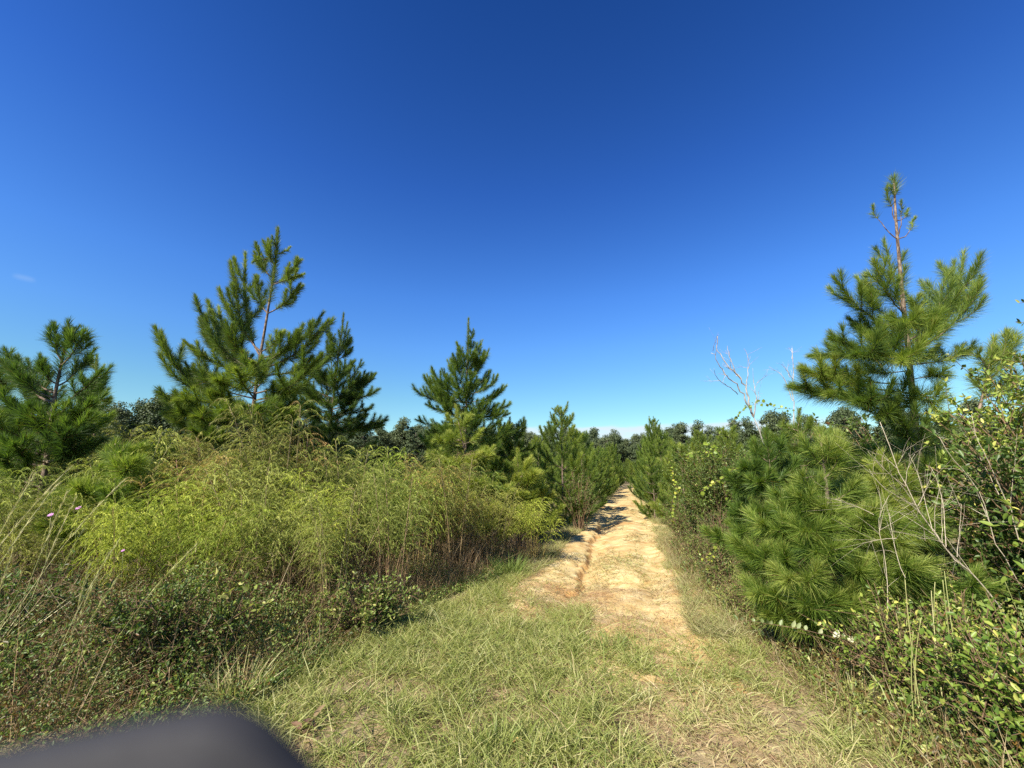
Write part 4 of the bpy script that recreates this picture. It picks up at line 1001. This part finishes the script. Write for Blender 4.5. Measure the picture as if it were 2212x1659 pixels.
le, re = left_edge(y), right_edge(y)
dens = sstep(0.34, 0.56, patch * .65 + patch2 * .35 + .02)
rut = np.exp(-((c - 0.85) / 0.38) ** 2) * sstep(-6.2, -4.2, a)
dens = dens * (1 - .85 * rut)
onT = sstep(-4.6, -2.4, a + .9 * (c > 0)) * (1 - sstep(1.0, 1.35, np.abs(c)))
dens = dens * (1 - .97 * onT)
dens = dens * ((x > le - .7) & (x < re + .5))
keep = rng.random(n) < (.2 + .8 * dens) * 1.15 * (.3 + 1.1 * sstep(.35, .65, vnoise(x, y, 9, 65))) * (1 - .9 * onT)
x, y, patch, patch2, c, a = x[keep], y[keep], patch[keep], patch2[keep], c[keep], a[keep]
m = len(x)
gr = sstep(.42, .62, fbm(x, y, .8, 67, 3) + .10 * np.exp(-((c + .35) / .7) ** 2) + .06)
tint = np.clip(.34 + .38 * gr + rng.normal(0, .17, m), .05, 1)
L = (.05 + .085 * gr + .05 * rng.random(m)) * (.7 + .6 * rng.random(m)); L *= np.where(rng.random(m) < .05, 1.9, 1)
g = Geo(); cut_blades(g, x, y, L * .85, .0036 + .0026 * rng.random(m), tint, rng, .75)
tag(g.build('grass', M_GRASS), kind='stuff')
# straw thatch lying flat
n = 150000
y = 2.0 + 9 * rng.random(n) ** 1.2; x = -3.2 + 7.2 * rng.random(n); a, c = track_ac(x, y)
onT = sstep(-3.4, -1.2, a) * (1 - sstep(.8, 1.3, np.abs(c) + .3 * (fbm(x, y, 2, 71) - .5)))
ok = (x > left_edge(y) - .8) & (x < right_edge(y) + .6) & (rng.random(n) < (1 - .96 * onT) * (.25 + .75 * sstep(.35, .6, fbm(x, y, 1.6, 73))) * .8)
x, y = x[ok], y[ok]; m = len(x)
g = Geo(); P = np.stack([x, y, surf_z(x, y) + .004 + .02 * rng.random(m)], 1); a = rng.random(m) * 2 * pi
D = nrm(np.stack([np.cos(a), np.sin(a), rng.normal(.08, .18, m)], 1)); L = .05 + .11 * rng.random(m)
blades(g, P, D, L, .0028, np.zeros((m, 3)), np.clip(.5 + rng.normal(0, .22, m), .02, 1), rng, 1)
tag(g.build('straw_litter', M_STRAW), kind='stuff')
# dry weeds along both verges and sparse tufts on the track
g = Geo(); n = 60000
a = -4 + 40 * rng.random(n) ** 1.7; s = np.where(rng.random(n) < .5, -1, 1); c = s * (1.02 + np.abs(rng.normal(0, .45, n)) + .35 * (fbm(a, s * 3.0, 1.1, 85) - .5))
x, y = track_xy(a, c); ok = (fbm(x, y, 1.5, 81) > .42) & (y > 3.6) & ~((s < 0) & (y < 7)); x, y, a = x[ok], y[ok], a[ok]; m = len(x)
L = (.08 + .16 * rng.random(m)) * (1 + .25 * (np.abs(a) > 8)); cut_blades(g, x, y, L, .0035 + .00018 * np.maximum(0, y), np.clip(.36 + rng.normal(0, .2, m), .02, 1), rng, .7)
n = 30000; a = -3.5 + 34 * rng.random(n) ** 1.4; c = rng.normal(.1, .7, n); x, y = track_xy(a, c); ok = (fbm(x, y * .5 - x * .9, 2.2, 83) > .545) & (np.abs(c) < 1.3); x, y = x[ok], y[ok]; m = len(x)
cut_blades(g, x, y, .03 + .06 * rng.random(m), .004 + .0003 * y, np.clip(.22 + rng.normal(0, .2, m), 0, 1), rng, .9)
tag(g.build('verge_weeds', M_GRASS), kind='stuff')

rng = RNG(171); g = Geo(); n = 5200
a = -5.5 + 24 * rng.random(n) ** 1.5; c = rng.normal(0, .85, n); x, y = track_xy(a, c); ok = (np.abs(c) < 1.7) & (fbm(x, y, 1.9, 105) > .44); x, y = x[ok], y[ok]; n = len(x)
r = .004 + .012 * rng.random(n) ** 3; P = np.stack([x, y, surf_z(x, y) + r * .3], 1)
oct_ = np.array([[1, 0, 0], [-1, 0, 0], [0, 1, 0], [0, -1, 0], [0, 0, .7], [0, 0, -.7]], float)
V = P[:, None, :] + oct_[None] * r[:, None, None] * (.7 + .6 * rng.random((n, 6, 1)))
T = (np.array([[0, 2, 4], [2, 1, 4], [1, 3, 4], [3, 0, 4], [2, 0, 5], [1, 2, 5], [3, 1, 5], [0, 3, 5]])[None] + (np.arange(n) * 6)[:, None, None]).reshape(-1, 3)
g.add(V.reshape(-1, 3), T=T, tint=.5)
tag(g.build('pebbles', noise_mat('pebble_stone', [(0.3, (.26, .17, .08)), (.5, (.42, .31, .17)), (.7, (.55, .46, .32))], 3.0, bump=.1)), kind='stuff')
# undergrowth of the left thicket: small leaves, fine stems, dry stalks
rng = RNG(161)
def under_xy(n, y0, y1, wdt, bias=1.0):
    y = y0 + (y1 - y0) * rng.random(n); x = left_edge(y) + .12 - wdt * rng.random(n) ** bias; return x, y
g = Geo(); n = 210000
x, y = under_xy(n, 2.5, 8.5, 6.5, 1.3); d = left_edge(y) - x
lim = np.clip(.10 + .52 * sstep(-.1, 1.5, d), 0, .62) * (.55 + .9 * fbm(x, y, 1.4, 91)) * np.where(y > 4.6, .7 + .0 * y, 1.05)
ok = (np.abs(x / y) < 1.6); x, y, lim, d = x[ok], y[ok], lim[ok], d[ok]; n = len(x)
z = base_z(x, y) + lim * rng.random(n) ** .55
P = np.stack([x, y, z], 1); D = nrm(rng.normal(size=(n, 3)) + UP * .2); Nn = nrm(UP * .9 + rng.normal(0, .6, (n, 3)) + np.array([.2, -.4, 0]))
kind = fbm(x, y, 1.7, 93, 3); Lf = .013 + .015 * rng.random(n) ** 1.5 + .010 * (kind > .60)
t = np.clip(.42 + .30 * (kind - .45) * 3 + rng.normal(0, .17, n), .13, 1); dr = rng.random(n) < .22 + .45 * sstep(.54, .38, kind); t[dr] = rng.random(dr.sum()) * .1
leaves(g, P, D, Nn, Lf, Lf * .48, t)
tag(g.build('undergrowth', M_LEAF), kind='stuff')
g = Geo(); n = 26000
x, y = under_xy(n, 2.6, 8.8, 6.0, 1.3); d = left_edge(y) - x; ok = (np.abs(x / y) < 1.6) & (d > .05) & (rng.random(n) < .22 + .78 * sstep(-.62, -.28, x / y) * sstep(.40, .58, fbm(x, y, 1.1, 101))); x, y, d = x[ok], y[ok], d[ok]; n = len(x)
L = (.2 + .95 * rng.random(n) ** 1.5) * (.35 + .65 * sstep(0, 1.0, d)); P = np.stack([x, y, base_z(x, y)], 1)
D = nrm(UP + rng.normal(0, .42, (n, 3)) + np.array([.03, -.06, 0])); B = rng.normal(0, .07, (n, 3)) * L[:, None]
blades(g, P, D, L, .0042, B, np.clip(.44 + rng.normal(0, .27, n), 0, 1), rng, 2)
n = 30000; x, y = under_xy(n, 2.6, 9.0, 5.5, 1.3); d = left_edge(y) - x; ok = (np.abs(x / y) < 1.6); x, y, d = x[ok], y[ok], d[ok]; n = len(x)
P = np.stack([x, y, base_z(x, y) + .9 * rng.random(n) * sstep(-.1, 1, d)], 1); L = .05 + .1 * rng.random(n)
blades(g, P, nrm(rng.normal(size=(n, 3))), L, .0032, -UP * (L * .3)[:, None], np.clip(.32 + rng.normal(0, .25, n), 0, 1), rng, 1)
tag(g.build('dry_brush', M_STRAW), kind='stuff')
# undergrowth on the right
g = Geo(); n = 85000
y = 2.2 + 8 * rng.random(n) ** 1.3; x = right_edge(y) + .0 + 4.2 * rng.random(n) ** 1.25; d = x - right_edge(y)
ok = x / y < 1.55; x, y, d = x[ok], y[ok], d[ok]; n = len(x)
lim = (.06 + .6 * sstep(-.1, 1.4, d)) * (.5 + .9 * fbm(x, y, 1.5, 95)); z = base_z(x, y) + lim * rng.random(n) ** .6
P = np.stack([x, y, z], 1); D = nrm(rng.normal(size=(n, 3)) + UP * .2 + np.array([-.3, -.2, 0])); Nn = nrm(UP * .8 + rng.normal(0, .6, (n, 3)) + np.array([-.3, -.4, 0]))
kind = fbm(x, y, 1.6, 97, 3); Lf = (.02 + .02 * rng.random(n)) * np.where(rng.random(n) < .12, 1.8, 1)
t = np.clip(.60 + .9 * (kind - .45) + rng.normal(0, .19, n), .13, 1); dr = rng.random(n) < .14 + .4 * sstep(.6, .0, d); t[dr] = rng.random(dr.sum()) * .12
leaves(g, P, D, Nn, Lf, Lf * .45, t)
tag(g.build('ground_cover', M_LEAF), kind='stuff')
g = Geo(); n = 11000
y = 2.2 + 8 * rng.random(n) ** 1.3; x = right_edge(y) - .1 + 3.0 * rng.random(n) ** 1.5; d = x - right_edge(y); ok = x / y < 1.5; x, y, d = x[ok], y[ok], d[ok]; n = len(x)
L = (.15 + .55 * rng.random(n) ** 1.5) * (.35 + .65 * sstep(-.1, .8, d)); P = np.stack([x, y, base_z(x, y)], 1)
blades(g, P, nrm(UP + rng.normal(0, .38, (n, 3)) + np.array([-.25, -.1, 0])), L, .0042, rng.normal(0, .1, (n, 3)) * L[:, None], np.clip(.5 + rng.normal(0, .25, n), 0, 1), rng, 2)
tag(g.build('dry_weeds', M_STRAW), kind='stuff')

# ------------------------------------------------------------------ phone case flap close to the lens
def cam_pt(u, v, dep):
    x = (u - 512) / FPX; z = (384 - v) / FPX
    F = np.array([0, cos(PITCH), sin(PITCH)]); U = np.array([0, -sin(PITCH), cos(PITCH)])
    return np.array([0, 0, HC]) + dep * (F + x * np.array([1.0, 0, 0]) + z * U)
out2 = [(-420, 856), (-200, 808), (0, 765), (70, 750), (130, 737), (170, 729), (198, 725), (218, 727), (238, 733), (258, 746), (282, 768), (322, 808), (400, 890), (470, 970), (470, 1500), (-420, 1500)]
F_ = np.array([0, cos(PITCH), sin(PITCH)])
ctr = cam_pt(60, 1100, .044)
ring = np.array([cam_pt(u, v, .042) for u, v in out2]) - ctr
cen = ring.mean(0)
g = Geo(); k = len(ring)
inner = cen + (ring - cen) * .985
V = np.vstack([inner - F_ * .0012, ring, ring + F_ * .002, inner + F_ * .003, [cen - F_ * .0012], [cen + F_ * .003]])
i = np.arange(k); j = (i + 1) % k
Q = np.concatenate([np.stack([i + r * k, i + (r + 1) * k, j + (r + 1) * k, j + r * k], 1) for r in range(3)])
T = np.concatenate([np.stack([i * 0 + 4 * k, i, j], 1), np.stack([i * 0 + 4 * k + 1, j + 3 * k, i + 3 * k], 1)])
g.add(V, T=T, Q=Q)
o = g.build('phone_case', M_CASE, smooth=False); o.location = ctr
tag(o, 'dark grey rounded phone case corner, blurred at the lower left', 'phone case')
